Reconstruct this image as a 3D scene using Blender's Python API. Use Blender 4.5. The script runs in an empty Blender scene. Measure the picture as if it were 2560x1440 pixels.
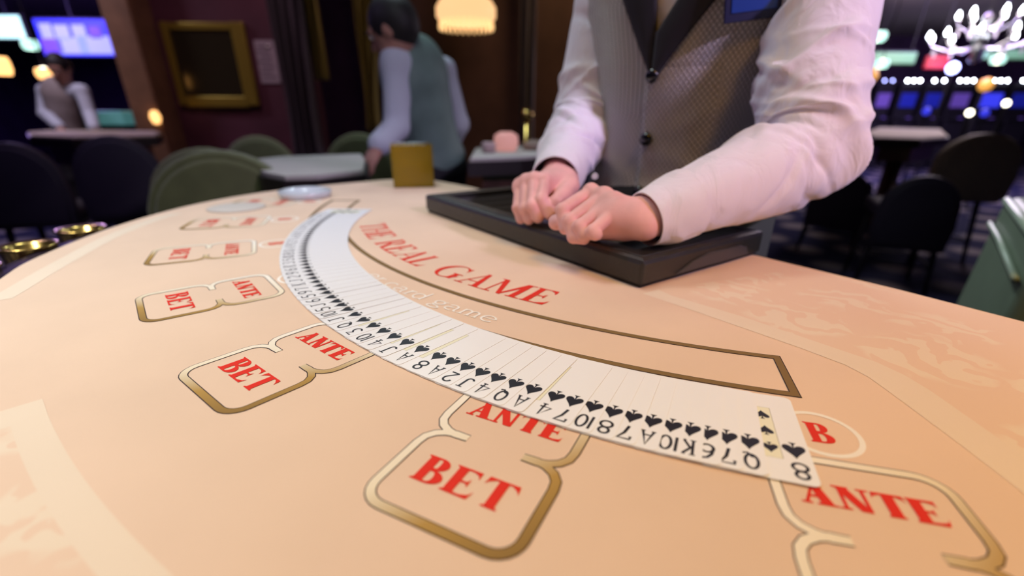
import bpy, bmesh, math, random
import numpy as np
from mathutils import Vector, Matrix, Quaternion
R_ = math.radians
rng = random.Random(7)

# ------------------------------------------------------------------ camera, world, lights, exposure
TZ = 0.92                      # height of the card table's cloth
CAMH = TZ + 0.1771
FPX, PITCH, ROLL, CY = 1170.93, 0.43424, 0.00723, 820.0
scene = bpy.context.scene
col = scene.collection
cam_d = bpy.data.cameras.new('camera')
cam_d.sensor_width = 36.0
cam_d.lens = FPX / 2560 * 36.0
cam_d.shift_y = (CY - 720) / 2560
cam_d.clip_start = 0.01
cam_d.dof.use_dof = True
cam_d.dof.focus_distance = 0.37
cam_d.dof.aperture_fstop = 2.65
cam_d.dof.aperture_blades = 7
cam = bpy.data.objects.new('camera', cam_d)
col.objects.link(cam)
cam.matrix_world = Matrix.Translation((0, 0, CAMH)) @ Matrix.Rotation(math.pi / 2 - PITCH, 4, 'X') @ Matrix.Rotation(ROLL, 4, 'Z')
scene.camera = cam
scene.view_settings.view_transform = 'Standard'
scene.view_settings.look = 'None'
scene.view_settings.gamma = 1.0
scene.view_settings.exposure = 0.0
scene.view_settings.use_curve_mapping = False

world = bpy.data.worlds.new('world')
scene.world = world
world.use_nodes = True
world.node_tree.nodes['Background'].inputs[0].default_value = (0.10, 0.08, 0.14, 1)
world.node_tree.nodes['Background'].inputs[1].default_value = 0.25

def area_light(name, loc, target, size, power, color, spread=180):
    d = bpy.data.lights.new(name, 'AREA')
    d.shape = 'DISK'; d.size = size; d.energy = power * LM; d.color = color; d.spread = R_(spread)
    o = bpy.data.objects.new(name, d); col.objects.link(o)
    o.location = loc
    o.rotation_euler = (Vector(target) - Vector(loc)).to_track_quat('-Z', 'Y').to_euler()
    return o
CEIL = 2.9
LM = .245
# unseen area lights: over the card table, then fills added for the hall
LIGHTS = [
    ('key_fill_light', (-1.05, -0.15, CEIL - .03), (-0.90, 0.20, TZ), 0.60, 45, (1.0, 1.0, 0.97), 66),
    ('key_fill_light', (0.75, -0.35, CEIL - .03), (0.60, 0.00, TZ), 0.50, 24, (1.0, 0.50, 0.01), 66),
    ('key_fill_light', (-0.40, 1.0, CEIL - .03), (-0.2, 0.9, TZ), 0.5, 24, (0.88, 1.0, 1.0), 130),  # unseen fill added for the far end of the cloth
    ('key_fill_light', (2.4, -1.2, CEIL - .03), (0.45, 0.95, 1.32), 0.5, 21, (0.82, 0.64, 1.0), 30),  # no lamp known there: added to throw lilac on the dealer's sleeves
    ('key_fill_light', (-0.7, 2.9, CEIL - .03), (-0.6, 2.3, 0.9), 0.4, 30, (0.75, 0.95, 1.0), 110),
    ('key_fill_light', (-4.2, 4.2, CEIL - .03), (-4.0, 4.6, 0.9), 0.5, 60, (0.90, 0.78, 1.0), 120),
    ('key_fill_light', (4.2, 5.2, CEIL - .03), (4.0, 5.0, 0.9), 0.6, 100, (1.0, 0.82, 0.88), 150),
    ('key_fill_light', (1.0, 2.7, CEIL - .03), (1.3, 1.4, 0.6), 0.5, 60, (0.80, 0.92, 1.0), 100),  # added to brighten the visible side of the green vinyl chair
    ('key_fill_light', (-2.4, 1.4, CEIL - .03), (-2.0, 1.3, 0.5), 0.5, 36, (0.62, 0.48, 1.0), 140),  # violet fill added for the tint at the left
    ('key_fill_light', (-2.2, 3.6, CEIL - .03), (-2.2, 4.6, 1.2), 0.5, 42, (1.0, 0.62, 0.70), 150),
    ('key_fill_light', (-7.0, 7.5, CEIL - .03), (-7.0, 7.5, 0.0), 0.8, 520, (0.45, 0.30, 1.0), 170),  # violet fill added to lift the dark far left of the hall
    ('key_fill_light', (7.0, 8.5, CEIL - .03), (7.0, 8.5, 0.0), 0.8, 420, (0.55, 0.38, 1.0), 170),  # violet fill added for the slot machine side of the hall
    ('key_fill_light', (0.5, 5.2, CEIL - .03), (0.3, 6.1, 1.0), 0.5, 26, (1.0, 0.62, 0.34), 150),
]
for a in LIGHTS:
    area_light(*a)

# ------------------------------------------------------------------ pixel helpers (2560 x 1440 frame)
CP, SP = math.cos(PITCH), math.sin(PITCH)
def ray(u, v):
    x, y = u - 1280, v - CY
    c, s = math.cos(-ROLL), math.sin(-ROLL)
    x, y = c * x - s * y, s * x + c * y
    return (x, FPX * CP - y * SP, -FPX * SP - y * CP)
def at(u, v, Y):
    d = ray(u, v); k = Y / d[1]
    return Vector((d[0] * k, Y, CAMH + d[2] * k))
def onz(u, v, z):
    d = ray(u, v); k = (z - CAMH) / d[2]
    return Vector((d[0] * k, d[1] * k, z))

# ------------------------------------------------------------------ materials
MATS = {}
def mat(name, color, rough=.6, metal=0.0, var=0.0, vscale=20., bump=0.0, bscale=200., spec=.5, emit=None, estr=0.0,
        trans=0.0, ior=1.45, coat=0.0, sheen=0.0, alpha=1.0):
    if name in MATS: return MATS[name]
    m = bpy.data.materials.new(name); MATS[name] = m
    m.use_nodes = True
    nt = m.node_tree; b = nt.nodes['Principled BSDF']
    b.inputs['Base Color'].default_value = (*color, 1)
    b.inputs['Roughness'].default_value = rough
    b.inputs['Metallic'].default_value = metal
    b.inputs['Specular IOR Level'].default_value = spec
    b.inputs['Transmission Weight'].default_value = trans
    b.inputs['IOR'].default_value = ior
    b.inputs['Coat Weight'].default_value = coat
    b.inputs['Sheen Weight'].default_value = sheen
    b.inputs['Alpha'].default_value = alpha
    if emit:
        b.inputs['Emission Color'].default_value = (*emit, 1)
        b.inputs['Emission Strength'].default_value = estr
    tc = nt.nodes.new('ShaderNodeTexCoord')
    if var:
        n = nt.nodes.new('ShaderNodeTexNoise'); n.inputs['Scale'].default_value = vscale; n.inputs['Detail'].default_value = 5
        nt.links.new(tc.outputs['Object'], n.inputs['Vector'])
        r = nt.nodes.new('ShaderNodeValToRGB')
        r.color_ramp.elements[0].position = .3; r.color_ramp.elements[1].position = .7
        r.color_ramp.elements[0].color = (*[c * (1 - var) for c in color], 1)
        r.color_ramp.elements[1].color = (*[min(1, c * (1 + var)) for c in color], 1)
        nt.links.new(n.outputs['Fac'], r.inputs['Fac']); nt.links.new(r.outputs['Color'], b.inputs['Base Color'])
    if bump:
        n = nt.nodes.new('ShaderNodeTexNoise'); n.inputs['Scale'].default_value = bscale; n.inputs['Detail'].default_value = 3
        nt.links.new(tc.outputs['Object'], n.inputs['Vector'])
        bp = nt.nodes.new('ShaderNodeBump'); bp.inputs['Strength'].default_value = bump; bp.inputs['Distance'].default_value = .002
        nt.links.new(n.outputs['Fac'], bp.inputs['Height']); nt.links.new(bp.outputs['Normal'], b.inputs['Normal'])
    return m
def nodes(m): return m.node_tree, m.node_tree.nodes['Principled BSDF']

FELT = (0.78, 0.580, 0.435)
mat('felt', FELT, .85, var=.045, vscale=7, bump=.15, bscale=1500, spec=.2)
mat('felt_band', (0.80, 0.66, 0.515), .85, spec=.2, var=.02, vscale=9)
def shirtmat():
    m = mat('shirt', (0.86, 0.82, 0.92), .75, spec=.25, sheen=.15)
    nt, b = nodes(m); N = nt.nodes; L = nt.links
    tc = N.new('ShaderNodeTexCoord'); mp = N.new('ShaderNodeMapping'); mp.inputs['Rotation'].default_value = (R_(20), R_(35), R_(50)); mp.inputs['Scale'].default_value = (1, 1, .45)
    L.new(tc.outputs['Object'], mp.inputs['Vector'])
    n1 = N.new('ShaderNodeTexNoise'); n1.inputs['Scale'].default_value = 30; n1.inputs['Detail'].default_value = 3; n1.inputs['Distortion'].default_value = .8
    L.new(mp.outputs[0], n1.inputs['Vector'])
    b1 = N.new('ShaderNodeBump'); b1.inputs['Strength'].default_value = .55; b1.inputs['Distance'].default_value = .012
    L.new(n1.outputs['Fac'], b1.inputs['Height'])
    n2 = N.new('ShaderNodeTexNoise'); n2.inputs['Scale'].default_value = 1800
    L.new(tc.outputs['Object'], n2.inputs['Vector'])
    b2 = N.new('ShaderNodeBump'); b2.inputs['Strength'].default_value = .2; b2.inputs['Distance'].default_value = .001
    L.new(n2.outputs['Fac'], b2.inputs['Height']); L.new(b1.outputs['Normal'], b2.inputs['Normal']); L.new(b2.outputs['Normal'], b.inputs['Normal'])
shirtmat()
def damask():
    m = mat('felt_damask', FELT, .85, spec=.2)
    nt, b = nodes(m); N = nt.nodes; L = nt.links
    tc = N.new('ShaderNodeTexCoord')
    mp = N.new('ShaderNodeMapping'); mp.inputs['Rotation'].default_value = (0, 0, R_(54)); mp.inputs['Scale'].default_value = (1, 1, 0)
    L.new(tc.outputs['Object'], mp.inputs['Vector'])
    nz = N.new('ShaderNodeTexNoise'); nz.inputs['Scale'].default_value = 26; nz.inputs['Detail'].default_value = 2
    L.new(mp.outputs['Vector'], nz.inputs['Vector'])
    sub = N.new('ShaderNodeVectorMath'); sub.operation = 'SUBTRACT'; sub.inputs[1].default_value = (.5, .5, .5)
    L.new(nz.outputs['Color'], sub.inputs[0])
    sc = N.new('ShaderNodeVectorMath'); sc.operation = 'SCALE'; sc.inputs['Scale'].default_value = .05
    L.new(sub.outputs[0], sc.inputs[0])
    ad = N.new('ShaderNodeVectorMath'); ad.operation = 'ADD'
    L.new(mp.outputs['Vector'], ad.inputs[0]); L.new(sc.outputs[0], ad.inputs[1])
    wv = N.new('ShaderNodeTexWave'); wv.wave_type = 'RINGS'; wv.inputs['Scale'].default_value = 9; wv.inputs['Distortion'].default_value = 9
    wv.inputs['Detail'].default_value = 2; wv.inputs['Detail Scale'].default_value = 3
    L.new(ad.outputs[0], wv.inputs['Vector'])
    vo = N.new('ShaderNodeTexVoronoi'); vo.feature = 'F1'; vo.inputs['Scale'].default_value = 11; vo.inputs['Randomness'].default_value = .25
    L.new(ad.outputs[0], vo.inputs['Vector'])
    lt = N.new('ShaderNodeMapRange'); lt.inputs['From Min'].default_value = .52; lt.inputs['From Max'].default_value = .40
    L.new(vo.outputs['Distance'], lt.inputs['Value'])
    wr = N.new('ShaderNodeMapRange'); wr.inputs['From Min'].default_value = .42; wr.inputs['From Max'].default_value = .58
    L.new(wv.outputs['Fac'], wr.inputs['Value'])
    mu = N.new('ShaderNodeMath'); mu.operation = 'MULTIPLY'
    L.new(lt.outputs[0], mu.inputs[0]); L.new(wr.outputs[0], mu.inputs[1])
    mx = N.new('ShaderNodeMix'); mx.data_type = 'RGBA'
    mx.inputs['A'].default_value = (*FELT, 1); mx.inputs['B'].default_value = (0.80, 0.66, 0.51, 1)
    L.new(mu.outputs[0], mx.inputs['Factor']); L.new(mx.outputs['Result'], b.inputs['Base Color'])
damask()
mat('print_red', (0.72, 0.035, 0.02), .7, spec=.2)
mat('print_white', (0.90, 0.85, 0.78), .8, spec=.2)
mat('print_dark', (0.045, 0.03, 0.035), .8, spec=.2)
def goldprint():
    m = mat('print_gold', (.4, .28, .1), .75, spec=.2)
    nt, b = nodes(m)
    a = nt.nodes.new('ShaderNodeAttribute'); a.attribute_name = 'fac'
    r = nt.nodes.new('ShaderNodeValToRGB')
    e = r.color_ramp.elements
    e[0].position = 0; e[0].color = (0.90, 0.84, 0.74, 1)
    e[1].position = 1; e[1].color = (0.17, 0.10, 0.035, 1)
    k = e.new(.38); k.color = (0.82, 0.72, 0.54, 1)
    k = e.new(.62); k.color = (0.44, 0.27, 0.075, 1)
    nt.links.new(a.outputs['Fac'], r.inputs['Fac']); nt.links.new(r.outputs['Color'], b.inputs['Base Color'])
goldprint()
mat('print_bronze', (0.225, 0.14, 0.055), .75, spec=.2)
mat('print_bronze_light', (0.42, 0.30, 0.16), .75, spec=.2)
mat('card_white', (0.90, 0.905, 0.93), .32, spec=.5)
mat('card_ink', (0.012, 0.012, 0.02), .45)
mat('card_panel', (0.87, 0.86, 0.68), .35)
mat('card_line', (0.25, 0.24, 0.16), .5)
mat('tray_black', (0.024, 0.023, 0.023), .27, bump=.35, bscale=900, spec=.6)
mat('tray_grey', (0.05, 0.05, 0.055), .4, bump=.2, bscale=600)
mat('tray_dark', (0.006, 0.006, 0.008), .6)
mat('edge_dark', (0.012, 0.007, 0.008), .45)
mat('wood_dark', (0.05, 0.018, 0.014), .35, var=.4, vscale=14, coat=.3)
mat('rail_leather', (0.018, 0.010, 0.02), .4, bump=.2, bscale=300)
mat('brass', (0.75, 0.52, 0.16), .22, metal=1.0)
mat('silver', (0.75, 0.75, 0.75), .2, metal=1.0)
mat('amber_acrylic', (0.52, 0.36, 0.03), .12, trans=.6, ior=1.3, spec=.5)
mat('smoke_acrylic', (0.10, 0.115, 0.10), .25, spec=.6)
mat('skin', (0.86, 0.47, 0.45), .5, var=.10, vscale=30, bump=.12, bscale=500, spec=.35)
mat('skin_b', (0.40, 0.20, 0.15), .55, var=.08, vscale=20)
mat('shirt_b', (0.50, 0.53, 0.62), .8, spec=.2)
mat('shirt_button', (0.72, 0.70, 0.72), .3)
mat('nail', (0.70, 0.42, 0.38), .3)
mat('lapel', (0.010, 0.008, 0.016), .75, sheen=.1)
mat('vest_button', (0.008, 0.008, 0.012), .15, coat=.5)
mat('trousers', (0.012, 0.011, 0.016), .8)
mat('hair', (0.012, 0.009, 0.010), .55, bump=.4, bscale=300)
mat('vest_teal', (0.13, 0.20, 0.18), .6, var=.12, vscale=12)
mat('vest_beige', (0.30, 0.25, 0.24), .65)
mat('badge_blue', (0.015, 0.05, 0.30), .25, coat=.5)
mat('badge_dark', (0.012, 0.014, 0.06), .3)
mat('olive', (0.105, 0.115, 0.045), .75, var=.10, vscale=18, sheen=.2)
mat('olive_rim', (0.17, 0.18, 0.09), .7)
mat('green_vinyl', (0.20, 0.255, 0.17), .38, var=.06, vscale=10)
mat('green_vinyl_edge', (0.42, 0.52, 0.38), .35)
mat('chair_dark', (0.02, 0.014, 0.03), .6)
mat('metal_dark', (0.02, 0.018, 0.026), .6, metal=.1, spec=.25)
mat('cloth_cream', (0.42, 0.36, 0.30), .85, var=.05, vscale=8)
mat('cloth_grey', (0.46, 0.43, 0.40), .85, var=.05, vscale=8)
mat('wall_burgundy', (0.10, 0.030, 0.052), .6, var=.2, vscale=3)
mat('wall_brown', (0.13, 0.07, 0.045), .65, var=.25, vscale=2)
mat('wall_purple', (0.10, 0.05, 0.18), .7, var=.2, vscale=2)
mat('pillar_wood', (0.20, 0.105, 0.06), .5, var=.2, vscale=6)
mat('ceiling_paint', (0.45, 0.38, 0.42), .8)
mat('curtain', (0.050, 0.040, 0.060), .7, sheen=.3)
mat('curtain_gold', (0.28, 0.24, 0.045), .6, sheen=.3)
mat('frame_gold', (0.40, 0.30, 0.05), .35, metal=.6)
mat('mirror', (0.10, 0.085, 0.05), .12, metal=.7)
mat('paper', (0.42, 0.36, 0.42), .7)
mat('paper_ink', (0.14, 0.11, 0.14), .7)
def carpet():
    m = mat('carpet', (.012, .013, .035), .95, spec=.1)
    nt, b = nodes(m); N = nt.nodes; L = nt.links
    tc = N.new('ShaderNodeTexCoord')
    vo = N.new('ShaderNodeTexVoronoi'); vo.inputs['Scale'].default_value = 2.0; vo.inputs['Randomness'].default_value = .25
    L.new(tc.outputs['Object'], vo.inputs['Vector'])
    mr = N.new('ShaderNodeMapRange'); mr.inputs['From Min'].default_value = .40; mr.inputs['From Max'].default_value = .24
    L.new(vo.outputs['Distance'], mr.inputs['Value'])
    mx = N.new('ShaderNodeMix'); mx.data_type = 'RGBA'
    mx.inputs['A'].default_value = (.016, .018, .05, 1); mx.inputs['B'].default_value = (.20, .18, .19, 1)
    L.new(mr.outputs[0], mx.inputs['Factor']); L.new(mx.outputs['Result'], b.inputs['Base Color'])
carpet()
def vestmat():
    m = mat('vest_quilt', (.36, .31, .31), .38, spec=.5, sheen=.35)
    nt, b = nodes(m); N = nt.nodes; L = nt.links
    uv = N.new('ShaderNodeUVMap')
    mp = N.new('ShaderNodeMapping'); mp.inputs['Scale'].default_value = (1 / .0080, 1 / .0098, 1)
    L.new(uv.outputs[0], mp.inputs['Vector'])
    se = N.new('ShaderNodeSeparateXYZ'); L.new(mp.outputs[0], se.inputs[0])
    outs = []
    for op in ('ADD', 'SUBTRACT'):
        a = N.new('ShaderNodeMath'); a.operation = op; L.new(se.outputs[0], a.inputs[0]); L.new(se.outputs[1], a.inputs[1])
        p = N.new('ShaderNodeMath'); p.operation = 'PINGPONG'; p.inputs[1].default_value = .5; L.new(a.outputs[0], p.inputs[0])
        outs.append(p)
    mn = N.new('ShaderNodeMath'); mn.operation = 'MINIMUM'
    L.new(outs[0].outputs[0], mn.inputs[0]); L.new(outs[1].outputs[0], mn.inputs[1])
    mr = N.new('ShaderNodeMapRange'); mr.inputs['From Min'].default_value = .02; mr.inputs['From Max'].default_value = .22
    L.new(mn.outputs[0], mr.inputs['Value'])
    mx = N.new('ShaderNodeMix'); mx.data_type = 'RGBA'
    mx.inputs['A'].default_value = (.20, .185, .17, 1); mx.inputs['B'].default_value = (.54, .50, .50, 1)
    L.new(mr.outputs[0], mx.inputs['Factor']); L.new(mx.outputs['Result'], b.inputs['Base Color'])
    bp = N.new('ShaderNodeBump'); bp.inputs['Strength'].default_value = .8; bp.inputs['Distance'].default_value = .0015
    L.new(mr.outputs[0], bp.inputs['Height']); L.new(bp.outputs['Normal'], b.inputs['Normal'])
vestmat()
def glow(name, color, s):
    return mat(name, tuple(c * .5 for c in color), .5, emit=color, estr=s)
glow('glow_white', (0.85, 0.90, 1.0), 26)
glow('glow_bluewhite', (0.42, 0.45, 1.0), 9)
glow('glow_tile', (0.34, 0.38, 1.0), 1.0)
glow('glow_blue', (0.05, 0.06, 1.0), .8)
glow('glow_deepblue', (0.03, 0.05, 0.9), .14)
glow('glow_purple', (0.30, 0.16, 0.9), .2)
glow('glow_green', (0.25, 0.55, 0.36), .45)
glow('glow_mint', (0.55, 0.95, 0.85), 1.6)
glow('glow_amber', (1.0, 0.52, 0.18), 2.2)
glow('glow_shade', (1.0, 0.58, 0.27), 1.15)
glow('glow_candle', (1.0, 0.93, 0.75), 7)
glow('glow_pink', (0.85, 0.40, 0.36), .5)
glow('glow_red', (0.6, 0.02, 0.06), .5)

# ------------------------------------------------------------------ mesh helpers
def tag(o, label=None, cat=None, group=None, kind=None):
    if label: o['label'] = label
    if cat: o['category'] = cat
    if group: o['group'] = group
    if kind: o['kind'] = kind
    return o
def link(name, me, m=None, parent=None, smooth=False):
    if m is not None:
        me.materials.clear(); me.materials.append(MATS[m] if isinstance(m, str) else m)
    if smooth:
        me.polygons.foreach_set('use_smooth', [True] * len(me.polygons))
    o = bpy.data.objects.new(name, me); col.objects.link(o)
    if parent is not None: o.parent = parent
    return o
def empty(name, loc=(0, 0, 0), rz=0.0):
    o = bpy.data.objects.new(name, None); col.objects.link(o)
    o.location = loc; o.rotation_euler = (0, 0, rz); o.empty_display_size = .1
    return o
def pydata(name, verts, faces, m=None, parent=None, smooth=False):
    me = bpy.data.meshes.new(name)
    me.from_pydata([tuple(v) for v in verts], [], [tuple(f) for f in faces]); me.update()
    return link(name, me, m, parent, smooth)
class MB:
    """collects shapes into one mesh"""
    def __init__(s): s.bm = bmesh.new()
    def box(s, c, size, bevel=0.0, rot=None, seg=2):
        r = bmesh.ops.create_cube(s.bm, size=1.0)
        vs = r['verts']
        for v in vs: v.co = Vector((v.co.x * size[0], v.co.y * size[1], v.co.z * size[2]))
        if bevel:
            es = list({e for v in vs for e in v.link_edges})
            rb = bmesh.ops.bevel(s.bm, geom=es, offset=bevel, segments=seg, profile=.5, affect='EDGES')
            vs = list({v for f in rb['faces'] for v in f.verts} | {v for v in vs if v.is_valid})
        M = Matrix.Translation(Vector(c)) @ (rot.to_4x4() if rot is not None else Matrix.Identity(4))
        bmesh.ops.transform(s.bm, matrix=M, verts=vs)
        return s
    def tube(s, pts, r, n=10, cap=True, closed=False):
        pts = [Vector(p) for p in pts]
        rs = r if isinstance(r, (list, tuple)) else [r] * len(pts)
        rings = []; up = None
        for i, p in enumerate(pts):
            if closed: t = pts[(i + 1) % len(pts)] - pts[i - 1]
            else: t = pts[min(i + 1, len(pts) - 1)] - pts[max(i - 1, 0)]
            t.normalize()
            if up is None: up = t.orthogonal().normalized()
            up = (up - t * up.dot(t)); up = up.normalized() if up.length > 1e-6 else t.orthogonal().normalized()
            b = t.cross(up)
            rings.append([s.bm.verts.new(p + (up * math.cos(a) + b * math.sin(a)) * rs[i]) for a in (2 * math.pi * k / n for k in range(n))])
        m = len(rings)
        for i in range(m if closed else m - 1):
            A, B = rings[i], rings[(i + 1) % m]
            for k in range(n): s.bm.faces.new((A[k], A[(k + 1) % n], B[(k + 1) % n], B[k]))
        if cap and not closed:
            s.bm.faces.new(rings[0][::-1]); s.bm.faces.new(rings[-1])
        return s
    def lathe(s, prof, c=(0, 0, 0), n=28, rot=None):
        M = Matrix.Translation(Vector(c)) @ (rot.to_4x4() if rot is not None else Matrix.Identity(4))
        rings = []
        for r, z in prof:
            if r < 1e-6: rings.append([s.bm.verts.new(M @ Vector((0, 0, z)))])
            else: rings.append([s.bm.verts.new(M @ Vector((r * math.cos(2 * math.pi * k / n), r * math.sin(2 * math.pi * k / n), z))) for k in range(n)])
        for A, B in zip(rings, rings[1:]):
            for k in range(n):
                q = [A[k % len(A)], A[(k + 1) % len(A)], B[(k + 1) % len(B)], B[k % len(B)]]
                u = []
                for v in q:
                    if v not in u: u.append(v)
                if len(u) > 2: s.bm.faces.new(u)
        return s
    def prism(s, pts, z0, z1, M=None):
        M = M or Matrix.Identity(4)
        a = [s.bm.verts.new(M @ Vector((p[0], p[1], z0))) for p in pts]
        b = [s.bm.verts.new(M @ Vector((p[0], p[1], z1))) for p in pts]
        n = len(pts)
        s.bm.faces.new(a[::-1]); s.bm.faces.new(b)
        for i in range(n): s.bm.faces.new((a[i], a[(i + 1) % n], b[(i + 1) % n], b[i]))
        return s
    def poly(s, pts, z=0.0):
        s.bm.faces.new([s.bm.verts.new((p[0], p[1], z)) for p in pts]); return s
    def mesh(s, name):
        bmesh.ops.recalc_face_normals(s.bm, faces=s.bm.faces[:])
        me = bpy.data.meshes.new(name); s.bm.to_mesh(me); s.bm.free(); return me
    def build(s, name, m, parent=None, smooth=False):
        return link(name, s.mesh(name), m, parent, smooth)
def smooth_closed(pts, n=8):
    out = []; m = len(pts)
    for i in range(m):
        p0, p1, p2, p3 = [np.array(pts[(i + k) % m], float) for k in (-1, 0, 1, 2)]
        for t in (j / n for j in range(n)):
            out.append(.5 * ((2 * p1) + (-p0 + p2) * t + (2 * p0 - 5 * p1 + 4 * p2 - p3) * t * t + (-p0 + 3 * p1 - 3 * p2 + p3) * t ** 3))
    return out
def catmull(pts, n=10):
    P = [np.array(p, float) for p in pts]; out = []
    for i in range(len(P) - 1):
        p0 = P[i - 1] if i else 2 * P[0] - P[1]; p1 = P[i]; p2 = P[i + 1]; p3 = P[i + 2] if i + 2 < len(P) else 2 * P[-1] - P[-2]
        for t in (j / n for j in range(n)):
            out.append(.5 * ((2 * p1) + (-p0 + p2) * t + (2 * p0 - 5 * p1 + 4 * p2 - p3) * t * t + (-p0 + 3 * p1 - 3 * p2 + p3) * t ** 3))
    out.append(P[-1]); return out

# ---- distance-field bodies (one continuous skin over tapered limbs)
class SDF:
    def __init__(s, lo, hi, h):
        s.lo = np.array(lo, float); s.h = h
        s.n = np.ceil((np.array(hi) - s.lo) / h).astype(int) + 1
        s.a = np.full(s.n, 1.0, np.float32)
    def _sl(s, lo, hi):
        i0 = np.clip(np.floor((lo - s.lo) / s.h).astype(int), 0, s.n - 1)
        i1 = np.clip(np.ceil((hi - s.lo) / s.h).astype(int) + 1, 1, s.n)
        if (i1 <= i0).any(): return None
        g = [s.lo[k] + s.h * np.arange(i0[k], i1[k]) for k in range(3)]
        return tuple(slice(a, b) for a, b in zip(i0, i1)), np.meshgrid(*g, indexing='ij')
    def _mix(s, sl, d, k):
        A = s.a[sl]; d = d.astype(np.float32)
        if k > 0:
            hh = np.maximum(k - np.abs(A - d), 0) / k
            s.a[sl] = np.minimum(A, d) - hh * hh * k * .25
        else: s.a[sl] = np.minimum(A, d)
    def cone(s, a, b, ra, rb, k=.01):
        a = np.array(a, float); b = np.array(b, float); m = max(ra, rb) + k + 2 * s.h
        r = s._sl(np.minimum(a, b) - m, np.maximum(a, b) + m)
        if r is None: return s
        sl, (X, Y, Z) = r
        ba = b - a; L = max(ba @ ba, 1e-12)
        t = np.clip(((X - a[0]) * ba[0] + (Y - a[1]) * ba[1] + (Z - a[2]) * ba[2]) / L, 0, 1)
        d = np.sqrt((X - a[0] - t * ba[0]) ** 2 + (Y - a[1] - t * ba[1]) ** 2 + (Z - a[2] - t * ba[2]) ** 2) - (ra + (rb - ra) * t)
        s._mix(sl, d, k); return s
    def ell(s, c, r, M=None, k=.01, cut=False):
        c = np.array(c, float); r = np.array(r, float); m = r.max() + k + 2 * s.h
        q = s._sl(c - m, c + m)
        if q is None: return s
        sl, (X, Y, Z) = q
        P = np.stack([X - c[0], Y - c[1], Z - c[2]], -1)
        if M is not None: P = P @ np.array(M)          # columns of M = local axes
        d = (np.sqrt(((P / r) ** 2).sum(-1)) - 1) * r.min()
        if cut: s.a[sl] = np.maximum(s.a[sl], -d.astype(np.float32))
        else: s._mix(sl, d, k)
        return s
    def plane_cut(s, p, nrm):
        g = [s.lo[k] + s.h * np.arange(s.n[k]) for k in range(3)]
        X, Y, Z = np.meshgrid(*g, indexing='ij')
        d = (X - p[0]) * nrm[0] + (Y - p[1]) * nrm[1] + (Z - p[2]) * nrm[2]
        s.a = np.maximum(s.a, d.astype(np.float32)); return s
    def mesh(s):
        A = s.a; I = A < 0; n = np.array(A.shape) - 1
        def sub(B, o): return B[o[0]:o[0] + n[0], o[1]:o[1] + n[1], o[2]:o[2] + n[2]]
        corners = [(i, j, k) for i in (0, 1) for j in (0, 1) for k in (0, 1)]
        cnt = sum(sub(I, c).astype(np.int8) for c in corners)
        act = (cnt > 0) & (cnt < 8)
        cells = np.argwhere(act)
        idx = np.full(act.shape, -1, np.int64); idx[act] = np.arange(len(cells))
        acc = np.zeros((len(cells), 3)); num = np.zeros(len(cells))
        for c in corners:
            for ax in range(3):
                if c[ax]: continue
                e = list(c); e[ax] = 1
                va = A[cells[:, 0] + c[0], cells[:, 1] + c[1], cells[:, 2] + c[2]]
                vb = A[cells[:, 0] + e[0], cells[:, 1] + e[1], cells[:, 2] + e[2]]
                x = (va < 0) != (vb < 0)
                t = np.where(x, va / np.where(x, va - vb, 1), 0)
                p = np.tile(np.array(c, float), (len(cells), 1)); p[:, ax] += t
                acc[x] += p[x]; num[x] += 1
        V = s.lo + s.h * (cells + acc / np.maximum(num, 1)[:, None])
        F = []
        for ax in range(3):
            b, c = (ax + 1) % 3, (ax + 2) % 3
            s0 = [slice(None)] * 3; s1 = [slice(None)] * 3
            s0[ax] = slice(0, -1); s1[ax] = slice(1, None)
            d = I[tuple(s0)].astype(int) - I[tuple(s1)].astype(int)
            E = np.argwhere(d != 0)
            E = E[(E[:, b] > 0) & (E[:, c] > 0) & (E[:, b] < A.shape[b] - 1) & (E[:, c] < A.shape[c] - 1)]
            sg = d[E[:, 0], E[:, 1], E[:, 2]]
            q = []
            for ob, oc in ((-1, -1), (0, -1), (0, 0), (-1, 0)):
                K = E.copy(); K[:, b] += ob; K[:, c] += oc
                q.append(idx[K[:, 0], K[:, 1], K[:, 2]])
            Q = np.stack(q, 1); Q[sg < 0] = Q[sg < 0][:, ::-1]
            F.append(Q)
        F = np.concatenate(F); F = F[(F >= 0).all(1)]
        return V, F
    def build(s, name, m, parent=None):
        V, F = s.mesh()
        return np_mesh(name, V, F, m, parent)
def np_mesh(name, V, F, m, parent=None, smooth=True):
    me = bpy.data.meshes.new(name)
    me.vertices.add(len(V)); me.vertices.foreach_set('co', np.asarray(V, np.float32).ravel())
    me.loops.add(F.size); me.loops.foreach_set('vertex_index', np.asarray(F, np.int32).ravel())
    me.polygons.add(len(F)); me.polygons.foreach_set('loop_start', np.arange(0, F.size, F.shape[1], dtype=np.int32))
    me.polygons.foreach_set('loop_total', np.full(len(F), F.shape[1], np.int32))
    me.update(calc_edges=True); me.validate()
    return link(name, me, m, parent, smooth)
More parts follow.
